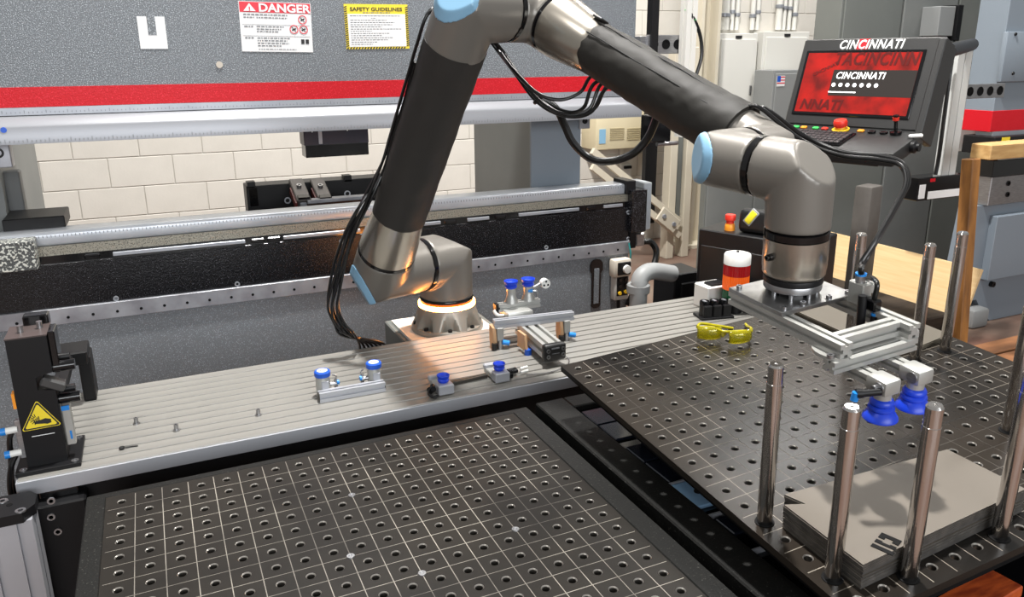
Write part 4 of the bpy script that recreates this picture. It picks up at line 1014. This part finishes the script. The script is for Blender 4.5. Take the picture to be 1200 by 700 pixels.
B().lathe(V(bx_, by_, z_[1]), Z, [(rb, 0), (rb, z_[2] - z_[1] - .001)], 36).out('green_tier', LENSG, bc)
def ribbed(z0, z1, m, nm):
    b = B(); n = 72; A = []; C = []
    for k in range(n):
        a = 2 * math.pi * k / n; rr = rb + (.0009 if k % 2 else -.0006)
        A.append(b.bm.verts.new(V(bx_ + rr * math.cos(a), by_ + rr * math.sin(a), z0))); C.append(b.bm.verts.new(V(bx_ + rr * math.cos(a), by_ + rr * math.sin(a), z1)))
    for k in range(n): b.bm.faces.new((A[k], A[(k + 1) % n], C[(k + 1) % n], C[k]))
    b.bm.faces.new(A[::-1]); b.bm.faces.new(C); b.out(nm, m, bc, smooth=False)
ribbed(z_[2], z_[3], LENSO, 'orange_tier'); ribbed(z_[3] + .0005, z_[4], LENSR, 'red_tier')
B().lathe(V(bx_, by_, z_[4]), Z, [(rb + .0015, 0), (rb + .0015, .032), (rb - .002, .037), (rb - .012, .040), (.004, .041)], 36).out('beacon_cap', WHITEPL, bc)
B().cyl((bx_, by_, z_[4] + .040), (bx_, by_, z_[4] + .046), .005, n=12).out('cap_nub', BLACK, bc)
wb = thing('junction_box', 'white junction box behind the beacon at the table end', 'box', (1.95, .52, TZ))
q0 = atz(824, 372, TZ)
B().b2((bx_ - .078, by_ + .047, TZ), (bx_ + .022, by_ + .13, TZ + .085), bev=.004).out('box_body', WHITEPL, wb)
B().b2((bx_ - .06, by_ + .055, TZ + .084), (bx_ + .005, by_ + .10, TZ + .094), bev=.003).out('box_latch', BLACK, wb)
cc = thing('control_cabinet', 'black floor control cabinet with emergency stop behind the beacon', 'cabinet', (2.2, .8, 0))
q0 = atd(819, 268, 2.95); q1 = atd(905, 285, 2.95)
cw_ = .42
fc = frame((q0.x, q0.y, 0), (.38, -.925, 0), (0, 0, 1))
B().fbox(fc, (cw_ / 2, q0.z / 2, -.13), (cw_, q0.z, .26), bev=.004).out('cabinet_body', BLACK, cc)
B().fbox(fc, (cw_ / 2, q0.z / 2 - .02, .001), (cw_ - .03, q0.z - .08, .004), bev=.002).out('cabinet_door', BLACKRUB, cc)
ep = fc @ V(.10, q0.z, -.05)
es = B().lathe(ep, Z, [(.019, -.001), (.019, .012), (.017, .024), (.016, .026)], 24).out('stop_base', ORANGE, cc)
B().lathe(ep + V(0, 0, .026), Z, [(.014, 0), (.014, .010), (.019, .013), (.020, .028), (.018, .033), (.004, .034)], 24).out('stop_button', ESTOP, es)
tp = thing('teach_handset', 'black handset with yellow insert lying on the control cabinet', 'handset', fc @ V(.24, q0.z, -.06))
Mh = frame(fc @ V(.245, q0.z + .046, -.06), fc.to_3x3() @ V(1, .02, 0), V(-.2, .75, .6))
B().fbox(Mh, (0, 0, 0), (.22, .09, .05), bev=.022, seg=4).out('handset_body', BLACKRUB, tp)
B().fbox(Mh @ Matrix.Rotation(-.6, 4, 'Z'), (-.055, -.022, .024), (.026, .050, .014), bev=.005, seg=2).out('yellow_insert', mat('insert_yellow', (232, 214, 40), .4), tp)
B().fbox(Mh @ Matrix.Rotation(-.6, 4, 'Z'), (-.055, -.022, .021), (.036, .062, .012), bev=.005, seg=2).out('insert_frame', PIPEGREY, tp)
B().fbox(Mh, (.055, .004, .022), (.10, .045, .010), bev=.006, seg=2).out('grey_panel', PIPEGREY, tp)
B().fbox(Mh, (.055, .004, .027), (.08, .022, .003), bev=.001).out('panel_strip', BLACKGLOSS, tp)

# grey pipe elbow and black box beside the brake end
pe2 = thing('pipe_elbow', 'grey plastic pipe elbow standing beside the brake bed end', 'pipe', (2.25, 1.25, 0))
pc = [atd(748, 352, 3.05), atd(748, 338, 3.05), atd(752, 324, 3.05), atd(764, 318, 3.08), atd(788, 321, 3.15)]
B().tube([V(pc[0].x, pc[0].y, 0), pc[0], pc[1], pc[2], pc[3], pc[4]], .034, n=18).out('pipe', PIPEGREY, pe2)
B().lathe(pc[1] - V(0, 0, .02), Z, [(.040, 0), (.045, .006), (.045, .034), (.040, .04)], 24).out('pipe_collar', PIPEGREY, pe2)
jb = thing('floor_box', 'low black box at the end of the grey pipe elbow', 'box', (2.5, 1.2, 0))
q0 = atd(786, 320, 3.2); q1 = atd(814, 346, 3.2)
B().b2((q0.x, q0.y - .03, 0), (q0.x + .14, q0.y + .12, q0.z), bev=.004).out('box_body', BLACK, jb)
B().b2((q0.x + .03, q0.y - .04, .2), (q0.x + .12, q0.y - .028, q0.z - .04), bev=.003).out('box_door', BLACKMAT, jb)

# ------------------------------------------------------------------ operator console of the press brake
cs = thing('operator_console', 'black machine operator console with red screen and keyboard', 'console', atd(1005, 160, 3.3))
a_ = V(.30, -.954, 0).normalized(); aw = V(.954, .30, 0); b_ = (Z * .945 + aw * .326).normalized()
KC = frame(atd(1008, 97, 3.25), a_, b_)
def solve_k(px, py):
    """point of the console front plane seen at a photo pixel, in console coordinates"""
    o = KC.translation; n = KC.to_3x3() @ Z; d = ray(px, py); p = CW + d * ((o - CW).dot(n) / d.dot(n)); return KC.inverted() @ p
cor = [solve_k(*p) for p in ((943, 51), (1108, 44), (1084, 152), (917, 147))]
x0 = (cor[0].x + cor[3].x) / 2; x1 = (cor[1].x + cor[2].x) / 2; y1 = (cor[0].y + cor[1].y) / 2 + .012; y0 = (cor[2].y + cor[3].y) / 2
sc = [solve_k(*p) for p in ((947, 66), (1083, 58), (1063, 134), (932, 133))]
u0 = (sc[0].x + sc[3].x) / 2; u1 = (sc[1].x + sc[2].x) / 2; v1 = (sc[0].y + sc[1].y) / 2; v0 = (sc[2].y + sc[3].y) / 2
CBLK = mat('console_black', (36, 36, 36), .45, bump=(260, .2))
B().fbox(KC, ((x0 + x1) / 2, (y0 + y1) / 2, -.05), (x1 - x0, y1 - y0, .10), bev=.006).out('console_body', CBLK, cs)
bz = B().fbox(KC, ((u0 + u1) / 2, (v0 + v1) / 2, .002), (u1 - u0 + .024, v1 - v0 + .024, .006), bev=.002).out('screen_bezel', BLACKGLOSS, cs)
scr = B().fbox(KC, ((u0 + u1) / 2, (v0 + v1) / 2, .0045), (u1 - u0, v1 - v0, .003)).out('screen', SCREEN, cs, smooth=False)
W_, H_ = u1 - u0, v1 - v0
def SP(fx, fy, z=.0066): return KC @ Matrix.Translation((u0 + fx * W_, v0 + fy * H_, z))
b = B(); b.fbox(KC, (u0 + .64 * W_, v0 + .50 * H_, .0063), (W_ * .72, H_ * .43, .0006)); b.out('screen_panel', SCREENDK, scr, smooth=False)
text('CINCINNATI', .040, SP(.31, .57), SCREENWH, scr, 'screen_lettering', shear=.2, bold=.0008, fit=W_ * .43, space=1.12)
for k in range(7): B().lathe(SP(.31 + k * .063, .465).translation, KC.to_3x3() @ Z, [(.0085, 0), (.0085, .0005)], 16).out('screen_icon', SCREENWH, scr)
B().fbox(KC, (u0 + .40 * W_, v0 + .345 * H_, .0069), (W_ * .25, .005, .0004)).out('screen_caption', SCREENWH, scr, smooth=False)
text('TACINCINN', .075, SP(.26, .80), SCREENMID, scr, 'screen_lettering', shear=.2, bold=.002, fit=W_ * .72, space=1.1)
text('NNATI', .06, SP(.04, .05), SCREENMID, scr, 'screen_lettering', shear=.2, bold=.002, sx=W_ * .44 / .21)
text('CINCINNATI', .020, SP(.10, .60) @ Matrix.Rotation(.5, 4, 'Z'), SCREENMID, scr, 'screen_lettering', bold=.0006)
lw = W_ * .56
hx = (u0 + u1) / 2 + .02
rp = B().prism(KC, [(hx - lw * .205, v1 + .016), (hx - lw * .035, v1 + .016), (hx - lw * .018, v1 + .060), (hx - lw * .188, v1 + .060)], 0, .0006).out('logo_patch', RED, cs, smooth=False)
text('CINCINNATI', .052, KC @ Matrix.Translation((hx - lw / 2, v1 + .019, .0012)), LOGOWH, cs, 'console_lettering', shear=.2, bold=.0012, fit=lw, space=1.12)
# keyboard shelf
sd_ = V(-aw.x, -aw.y, 0)
KS = frame(KC @ V(0, y0 + .004, -.004), a_, (aw * .97 + Z * .25))
SW = x1 - x0
B().fbox(KS, ((x0 + x1) / 2, -.125, -.030), (SW, .27, .055), bev=.008, seg=2).out('keyboard_shelf', CBLK, cs)
B().fbox(KS, ((x0 + x1) / 2, -.10, -.07), (SW * .7, .16, .05), bev=.01).out('shelf_belly', CBLK, cs)
kb = B().fbox(KS, (x0 + SW * .34, -.155, .001), (SW * .56, .145, .008), bev=.002).out('keyboard', BLACKGLOSS, cs)
KEYM = mat('key_black', (40, 40, 42), .35); KEYW = mat('key_blue', (70, 110, 190), .4)
km = None; rng = random.Random(8)
for i in range(15):
    for j in range(5):
        if km is None:
            o = B().box((0, 0, 0), (.019, .021, .008), bev=.002).out('key', KEYM, kb); km = o.data
        else: o = link('key', km, kb)
        o.matrix_basis = KS @ Matrix.Translation((x0 + SW * .34 - SW * .56 / 2 + .018 + i * (SW * .56 - .036) / 14, -.21 + j * .0265, .008))
for fx, mm in ((.05, WHITEPL), (.14, GREENB), (.20, ORANGE), (.29, GREENB), (.36, ESTOP), (.62, ORANGE)):
    B().fbox(KS, (x0 + SW * fx, -.045, .001), (.026, .018, .010), bev=.003).out('push_button', mm, cs)
ep = KS @ V(x0 + SW * .48, -.05, .0)
kz = KS.to_3x3() @ Z
eb_ = B().lathe(ep, kz, [(.034, 0), (.034, .006), (.020, .008), (.018, .014)], 26).out('stop_plate', EYEL, cs)
B().lathe(ep + kz * .014, kz, [(.018, 0), (.026, .004), (.028, .020), (.024, .030), (.004, .032)], 26).out('stop_button', ESTOP, eb_)
for fx, fy in ((.70, -.05), (.78, -.05)): B().lathe(KS @ V(x0 + SW * fx, fy, 0), kz, [(.016, 0), (.015, .006), (.008, .008)], 18).out('selector_knob', BLACKGLOSS, cs)
B().lathe(KS @ V(x0 + SW * .86, -.05, 0), kz, [(.022, 0), (.022, .010), (.007, .012), (.007, .05), (.011, .055), (.011, .075)], 20).out('key_switch', BLACKGLOSS, cs)
B().cyl(KS @ V(x0 + SW * .86, -.05, .055), KS @ V(x0 + SW * .86, -.05, .068), .0122, n=18).out('switch_band', ESTOP, cs)
B().fbox(KS @ Matrix.Rotation(.4, 4, 'Z'), (x0 + SW * .90 + .01, -.10 - .08, .004), (.05, .018, .012), bev=.004).out('switch_lever', WHITEPL, cs)
B().lathe(KS @ V(x1, -.10, -.03), a_, [(.024, 0), (.024, .014), (.016, .02), (.016, .03)], 20).out('side_knob', BLACK, cs)
B().fbox(KC, (x1 - .012, (y0 + y1) / 2 - .02, -.055), (.028, y1 - y0 + .02, .13), bev=.004).out('side_cheek', CBLK, cs)
# arm behind the console
arm0 = KC @ V(x1 - .02, y1 - .02, -.06)

# ------------------------------------------------------------------ second press brake at the right and its laser posts
p2 = thing('press_brake', 'second grey press brake with red stripe behind the wooden post', 'press brake', (5.2, 1.6, 0))
X2 = aty(1170, 90, YB).x
zt = lambda py, px=1185: aty(px, py, YB).z
B().b2((X2, YB, zt(130)), (X2 + 2.4, YB + .18, 2.7), bev=.004).out('ram', GREYBLUE, p2)
B().b2((X2 - .006, YB - .004, zt(153)), (X2 + 2.4, YB + .175, zt(129)), bev=.002).out('red_stripe', RED, p2)
B().b2((X2 + .02, YB - .006, zt(158)), (X2 + 2.4, YB + .10, zt(153))).out('ruler_strip', STEELW, p2, smooth=False)
q0, q1 = aty(1180, 37, YB - .02), aty(1182, 96, YB - .02)
cp = B().b2((q0.x, YB - .03, q1.z), (q0.x + .5, YB + .002, q0.z), bev=.006, seg=2).out('cover_plate', GREYBLUE, p2)
for px, py in ((1190, 40), (1187, 86)):
    q = aty(px, py, YB - .031); B().lathe(q, -Y, [(.010, 0), (.008, .006)], 14).out('cover_bolt', BLACK, cp)
B().b2((X2 - .03, YB - .06, zt(178)), (X2 + 2.4, YB + .14, zt(158)), bev=.003).out('tool_clamp', BLACK, p2)
q = aty(1178, 163, YB - .06); B().b2((q.x - .03, YB - .062, q.z - .012), (q.x + .04, YB - .058, q.z + .010)).out('yellow_label', SIGNYEL, p2, smooth=False)
XB = aty(1150, 260, YB).x
B().b2((XB, YB - .02, zt(205)), (XB + 2.4, YB + .15, zt(186)), bev=.003).out('die_rail', BLACKGLOSS, p2)
db = B().b2((XB + .02, YB - .01, zt(238)), (XB + 2.4, YB + .15, zt(205)), bev=.004).out('die_block', STEEL, p2)
for px, py in ((1182, 215), (1181, 228)):
    q = aty(px, py, YB - .012); B().lathe(q, -Y, [(.016, 0), (.016, .003), (.010, .003), (.010, .0)], 16).out('die_bolt', BLACK, db)
b = B(); b.prism(frame((XB - .08, YB + .02, 0), X, Z), [(0, zt(345)), (.18, zt(345)), (.26, zt(362)), (.34, zt(372)), (2.4, zt(372)), (2.4, zt(238)), (.05, zt(238))], -.12, 0); b.out('bed_panel', GREYBLUE, p2, smooth=False)
q0, q1 = aty(1172, 254, YB - .03), aty(1165, 328, YB - .03)
B().b2((q0.x - .02, YB - .03, q1.z), (q0.x + .6, YB + .021, q0.z), bev=.003).out('raised_plate', GREYBLUE, p2)
q = aty(1168, 333, YB); B().lathe(q - V(.03, .0, 0), -Y, [(.018, -.03), (.018, .003), (.008, .003), (.008, .0)], 16).out('panel_bolt', BLACK, p2)
B().b2((XB + .05, YB + .12, 0), (XB + 2.3, YB + .3, zt(345)), bev=.004).out('bed_core', BLACKMAT, p2)
for px, py in ((1152, 382), ):
    q = aty(px, py, YB - .05); B().b2((q.x - .1, YB - .05, 0), (q.x + .05, YB + .1, q.z + .11), bev=.02, seg=2).out('bed_foot', PIPEGREY, p2)
q0, q1 = aty(1120, 140, YB + .25), aty(1160, 175, YB + .25)
B().b2((q0.x, YB + .25, q1.z), (q1.x + .1, YB + .35, q0.z), bev=.004).out('white_guard', WHITEP, p2)
def laser_post(name, lab, px_top, px_bot, Ypost, D_w, strut, box, mcol):
    t = thing(name, lab, 'post', aty(*px_bot, Ypost))
    top, bot = aty(*px_top, Ypost), aty(*px_bot, Ypost)
    B().rail(V(bot.x, Ypost, bot.z), V(bot.x, Ypost, max(top.z, bot.z + .3)), D_w, .05, up=(0, 1, 0), slot=.16, dep=.10, nx=1).out('post_beam', mcol, t, smooth=False)
    s0, s1 = aty(*strut[0], Ypost + .05), aty(*strut[1], Ypost + .05)
    st = B().b2((s0.x, Ypost + .03, min(s0.z, s1.z)), (s1.x, Ypost + .05, max(s0.z, s1.z)), bev=.002).out('perforated_strut', STEEL, t)
    n = strut[2]
    for k in range(n):
        x = s0.x + (k + .5) * (s1.x - s0.x) / n; z = (s0.z + s1.z) / 2
        B().lathe((x, Ypost + .030, z), -Y, [(.030 * strut[3], 0), (.030 * strut[3], .002), (.022 * strut[3], .002), (.022 * strut[3], .0005)], 18).out('strut_hole', BLACKMAT, st)
    c0, c1 = aty(*box[0], Ypost - .04), aty(*box[1], Ypost - .04)
    lb = B().b2((c0.x, Ypost - .04, min(c0.z, c1.z)), (c1.x, Ypost + .06, max(c0.z, c1.z)), bev=.004).out('laser_box', BLACKGLOSS, t)
    return t, lb, c0, c1
t, lb, c0, c1 = laser_post('laser_post', 'grey white upright laser guard post beside the console', (1129, 56), (1105, 214), 1.2, .10, ((1128, 99), (1172, 114), 4, .8), ((1078, 209), (1129, 230)), mat('post_grey', (196, 198, 196), .45))
B().b2((c0.x + .006, 1.158, c1.z + .012), (c0.x + .05, 1.161, c0.z - .035)).out('box_label', PAPER, lb, smooth=False)
B().b2((c0.x + .075, 1.158, c1.z + .006), (c1.x - .02, 1.161, c1.z + .045)).out('box_window', PAPER, lb, smooth=False)
B().b2((c0.x + .08, 1.158, c0.z - .025), (c0.x + .115, 1.161, c0.z - .008)).out('box_red_mark', RED, lb, smooth=False)
q0, q1 = atd(1105, 44, 3.5), aty(1146, 50, 1.2)
ca, cb2 = KC @ V(x1 - .03, y1 - .03, -.09), aty(1140, 52, 1.2)
B().cyl(ca, cb2 - (cb2 - ca).normalized() * .035, .03, n=12).out('support_arm', BLACK, cs)
B().tube([aty(1116, 66, 1.17), aty(1112, 95, 1.16), aty(1106, 140, 1.16), aty(1100, 185, 1.16), aty(1096, 205, 1.16)], .010).out('post_cable', CABLE, t)
B().cyl(aty(1114, 60, 1.165), aty(1113, 70, 1.165), .012, n=12).out('green_lamp', GREENB, t)
t, lb, c0, c1 = laser_post('laser_post', 'bright white upright laser guard post behind the forearm sleeve', (812, -40), (800, 160), 1.36, .055, ((757, 41), (797, 63), 3, .7), ((766, 136), (786, 166)), WHITEP)
B().tube([aty(806, 12, 1.35), aty(814, 24, 1.34), aty(821, 44, 1.34), aty(822, 66, 1.34), aty(816, 88, 1.34)], .008).out('post_cable', CABLE, t)
B().tube([aty(804, 10, 1.35), aty(809, 15, 1.35), aty(814, 24, 1.34)], .0085).out('green_lead', GREENB, t)
B().b2((XR - .004, 1.405, 1.668), (aty(757, 52, 1.41).x + .03, 1.475, 1.736), bev=.002).out('strut_bracket', STEEL, t)
B().b2((aty(764, 30, 1.38).x, 1.38, 1.55), (aty(772, 30, 1.38).x, 1.42, 2.4)).out('dark_channel', BLACK, t, smooth=False)
q = aty(785, 168, 1.36); B().cyl(q + V(-.07, 0, 0), q + V(.04, 0, 0), .010, n=10).out('lower_bar', STEEL, t)

# ------------------------------------------------------------------ timber and boards beside the second brake
pl = thing('wooden_frame', 'orange brown timber post with a pale cross block in front of the second brake', 'timber', (4.1, 1.1, 0))
t0, t1 = atd(1157, 187, 3.62), atd(1116, 395, 3.72)
dv = (t1 - t0).normalized(); t2 = t0 + dv * ((t0.z) / -dv.z)
fwp = frame((t0 + t2) / 2, X, (t0 - t2))
B().fbox(fwp, (0, 0, 0), (.055, (t0 - t2).length, .06), bev=.004).out('post', WOODO, pl)
q0, q1 = atd(1160, 170, 3.58), atd(1160, 188, 3.58)
B().b2((q0.x, q0.y - .01, q1.z - .002), (q0.x + .7, q0.y + .09, q0.z), bev=.004).out('cross_block', WOODB, pl)
pw = thing('plywood_board', 'pale plywood board leaning on edge behind the steel pins', 'board', (3.8, 1.3, 0))
ex, ez = 3.83, .616
Mb = frame((3.73, .86, .29), (0, 1, 0), (.11, 0, .34))
b = B(); b.fbox(Mb, (.6, .0195, 0), (1.2, .645, .018), bev=.002); b.out('board_sheet', WOODL, pw)
tag(B().b2((3.05, .79, .0), (3.60, 1.9, .22), bev=.008).b2((3.05, .81, .222), (3.58, 1.9, .435), bev=.008).out('dark_timber', WOODDK), 'dark weathered timber baulk lying in front of the plywood board', 'timber')
q = atd(1019, 217, 3.85)
tag(B().box((q.x, q.y, (q.z + .43) / 2), (.115, .09, q.z - .43), Matrix.Rotation(.25, 3, 'Z'), bev=.012, seg=2).out('grey_post', mat('post_dark', (92, 88, 84), .7, var=(5, (70, 66, 62)), bump=(40, .4))), 'dark grey square post standing on the timber behind the gripper', 'post')
pa = thing('pallet', 'brown wooden pallet on the floor in front of the second brake', 'pallet', (4.6, .9, 0))
for k in range(5):
    y = .30 + k * .145
    B().b2((4.02, y, .10), (5.6, y + .125, .125), bev=.003).out('plank', WOODBR, pa)
for x in (4.05, 4.8, 5.5): B().b2((x, .30, 0), (x + .09, 1.0, .10), bev=.003).out('bearer', WOODBR, pa)
q0, q1, q2 = atz(1097, 699, .806), atz(1150, 669, .806), atz(1196, 686, .806)
Mp = frame((q1 + q0) / 2, q1 - q0, V(0, 1, 0))
tag(B().fbox(Mp, (.01, -.03, -.0105), ((q1 - q0).length + .02, (q2 - q1).length, .021), bev=.002).out('red_plank', WOODRED), 'orange red wood plank below the front edge of the lift table', 'plank')

# ------------------------------------------------------------------ machine cabinets, panels and building parts behind
def px_box(name, lab, cat, x0, x1, ytop, ybot, Yp, dep, m, zb=None, group=None, seams=()):
    t = thing(name, lab, cat, aty((x0 + x1) / 2, ybot, Yp), group)
    A, C = aty(x0, (ytop + ybot) / 2, Yp), aty(x1, (ytop + ybot) / 2, Yp); z1 = aty((x0 + x1) / 2, ytop, Yp).z; z0 = aty((x0 + x1) / 2, ybot, Yp).z if zb is None else zb
    B().b2((A.x, Yp, z0), (C.x, Yp + dep, z1), bev=.004).out('cabinet_body', m, t)
    return t, A.x, C.x, z0, z1
t, xa, xb, za, zb = px_box('machine_cabinet', 'tall grey steel machine cabinet behind the operator console', 'cabinet', 975, 1165, -60, 300, 2.35, .22, GREYDK, 0)
n = 3
for k in range(n):
    a = xa + .02 + k * (xb - xa - .02) / n; B().b2((a, 2.338, .12), (a + (xb - xa) / n - .03, 2.352, zb - .05), bev=.003).out('cabinet_door', [GREYDK, GREYFLAT, GREYDK][k], t)
q = aty(1096, 32, 2.3); B().b2((q.x - .1, 2.2, q.z - .06), (q.x + .05, 2.34, q.z + .13), bev=.004).out('connector_box', PIPEGREY, t)
B().b2((q.x + .05, 2.18, q.z - .09), (q.x + .10, 2.34, q.z + .14), bev=.004).out('connector_plug', BLACK, t)
t, xa, xb, za, zb = px_box('low_cabinet', 'grey green low machine cabinet behind the wrist', 'cabinet', 826, 985, 178, 290, 2.9, .06, GREYDK, 0)
for k in range(3):
    a = xa + .01 + k * (xb - xa - .02) / 3; B().b2((a, 2.89, .1), (a + (xb - xa) / 3 - .02, 2.902, zb - .03), bev=.003).out('cabinet_door', GREYFLAT, t)
# electrical panels
for k, (x0, x1, y0_, y1_) in enumerate(((838, 884, 39, 165), (890, 943, 37, 170))):
    lab = ['white electrical panel beside the beige column', 'white electrical panel next to the small grey flag box'][k]
    t, xa, xb, za, zb = px_box('electrical_panel', lab, 'panel', x0, x1, y0_, y1_, WY - .16, .15, WHITEP, None, 'white electrical panels on the block wall')
    dr = B().b2((xa + .03, WY - .172, za + .04), (xb - .03, WY - .158, zb - .05), bev=.004).out('panel_door', WHITEP, t)
    B().b2(((xa + xb) / 2 - .03, WY - .176, zb - .045), ((xa + xb) / 2 + .03, WY - .158, zb - .02)).out('panel_plate', INK, t, smooth=False)
    B().b2((xb - .07, WY - .185, (za + zb) / 2 - .06), (xb - .05, WY - .17, (za + zb) / 2 + .02), bev=.003).out('panel_latch', STEEL, dr)
t, xa, xb, za, zb = px_box('flag_box', 'grey electrical box with a small flag sticker', 'box', 904, 948, 82, 160, WY - .45, .25, PIPEGREY, 0)
B().b2((xa + .02, WY - .462, zb - .9), (xb - .02, WY - .448, zb - .03), bev=.004).out('box_door', PIPEGREY, t)
fl = B().b2((xa + .03, WY - .466, zb - .14), (xa + .12, WY - .461, zb - .05)).out('flag_sticker', PAPER, t, smooth=False)
for k in range(3): B().b2((xa + .03, WY - .4665, zb - .065 - k * .026), (xa + .12, WY - .4655, zb - .055 - k * .026)).out('flag_stripe', SIGNRED, fl, smooth=False)
B().b2((xa + .03, WY - .467, zb - .10), (xa + .07, WY - .4655, zb - .05)).out('flag_canton', CAPBLUE, fl, smooth=False)
rng = random.Random(4)
for px, rad in ((842, .02), (850, .045), (861, .02), (867, .02), (885, .022), (891, .02), (915, .03), (922, .02), (928, .02), (934, .022)):
    q0 = aty(px, 35, WY - .08)
    tt = thing('conduit_pipe', 'white painted conduit pipe rising up the block wall above the electrical panels', 'pipe', q0, 'conduits above the electrical panels')
    B().cyl((q0.x, WY - rad - .012, q0.z), (q0.x, WY - rad - .012, 3.6), rad, n=12).out('pipe', WHITEP, tt)
    B().lathe((q0.x, WY - rad - .012, q0.z + rng.uniform(.1, .2)), Z, [(rad, 0), (rad + .008, .004), (rad + .008, .03), (rad, .034)], 12).out('pipe_clip', STEELW, tt)
# beige columns and brace
q0, q1 = aty(814, 100, 4.0), aty(836, 100, 4.0)
cl = thing('building_column', 'beige painted steel column against the block wall', 'column', (q0.x + .1, 4.1, 0))
B().b2((q0.x, 3.95, 0), (q0.x + .03, 4.2, 4.6)).b2((q0.x, 4.06, 0), (q1.x, 4.09, 4.6)).b2((q1.x - .03, 3.95, 0), (q1.x, 4.2, 4.6)).out('column_beam', BEIGE, cl, smooth=False)
B().b2((q0.x - .06, 3.9, 0), (q1.x + .06, 4.24, .03)).out('column_foot', BEIGE, cl, smooth=False)
q0, q1 = aty(784, 230, 3.7), aty(810, 230, 3.7)
gp = thing('guard_frame', 'beige steel guard frame with bolted diagonal brace beyond the brake end', 'guard frame', (q0.x, 3.7, 0))
B().b2((q0.x, 3.7, 0), (q0.x + .07, 3.8, 1.72), bev=.004).out('frame_post', BEIGE, gp)
B().b2((q1.x - .07, 3.7, 0), (q1.x, 3.8, 1.72), bev=.004).out('frame_post', BEIGE, gp)
B().b2((q0.x + .08, 3.74, .35), (q1.x - .08, 3.78, 1.7)).out('dark_strip', GREYDK, gp, smooth=False)
s0, s1 = aty(694, 186, 3.68), aty(796, 268, 3.68)
for dz in (0, .12):
    B().fbox(frame((s0 + s1) / 2 + V(0, 0, dz - .06), (s1 - s0), Y), (0, 0, 0), ((s1 - s0).length, .04, .05)).out('brace', BEIGE, gp, smooth=False)
bpz = aty(783, 258, 3.64); pv = B().box(bpz, (.22, .02, .12), Matrix.Rotation(.65, 3, 'Y'), bev=.004).out('bolt_plate', BEIGE, gp)
for d in (-.05, .05): B().lathe(bpz + V(d, -.01, -d * .75), -Y, [(.02, 0), (.018, .012)], 8).out('plate_bolt', STEELW, pv)
B().b2((aty(755, 230, 3.8).x, 3.8, .3), (aty(768, 230, 3.8).x, 3.85, 1.55)).out('black_upright', BLACK, gp, smooth=False)
wo = thing('wall_outlet', 'small white wall outlet with conduit strip below the cream wall unit', 'outlet', aty(730, 205, WY))
q0, q1 = aty(724, 192, WY), aty(736, 207, WY)
B().b2((q0.x, WY - .05, q1.z), (q1.x, WY - .003, q0.z), bev=.004).out('outlet_box', WHITEP, wo)
q2 = aty(727, 182, WY)
B().b2((q2.x - .015, WY - .03, q0.z - .01), (q2.x + .015, WY - .003, .885), bev=.003).out('conduit_strip', WHITEP, wo)
B().b2((q0.x + .03, WY - .075, q0.z - .04), (q1.x - .01, WY - .048, q0.z - .015), bev=.003).out('outlet_plug', BLACK, wo)
cb_ = thing('wall_unit', 'cream wall unit with two vent grilles under the forearm', 'wall unit', aty(730, 170, 4.15))
q0, q1 = aty(699, 126, 4.15), aty(768, 172, 4.15)
B().b2((q0.x, 4.15, q1.z), (q1.x + .1, WY - .001, q0.z + .05), bev=.01, seg=2).out('unit_body', CREAM, cb_)
for a, c in ((715, 731), (735, 752)):
    g0, g1 = aty(a, 150, 4.148), aty(c, 164, 4.148)
    for k in range(6):
        z = g1.z + (k + .3) * (g0.z - g1.z) / 6; B().b2((g0.x, 4.144, z), (g1.x, 4.152, z + .008)).out('grille_slat', mat('grille_tan', (168, 156, 124), .6) if 'grille_tan' not in MATS else MATS['grille_tan'], cb_, smooth=False)  # slats in a darker cream than the unit body
q = aty(706, 160, 4.147); B().b2((q.x - .03, 4.144, q.z - .06), (q.x + .03, 4.152, q.z + .06)).out('unit_label', LIDBLUE, cb_, smooth=False)
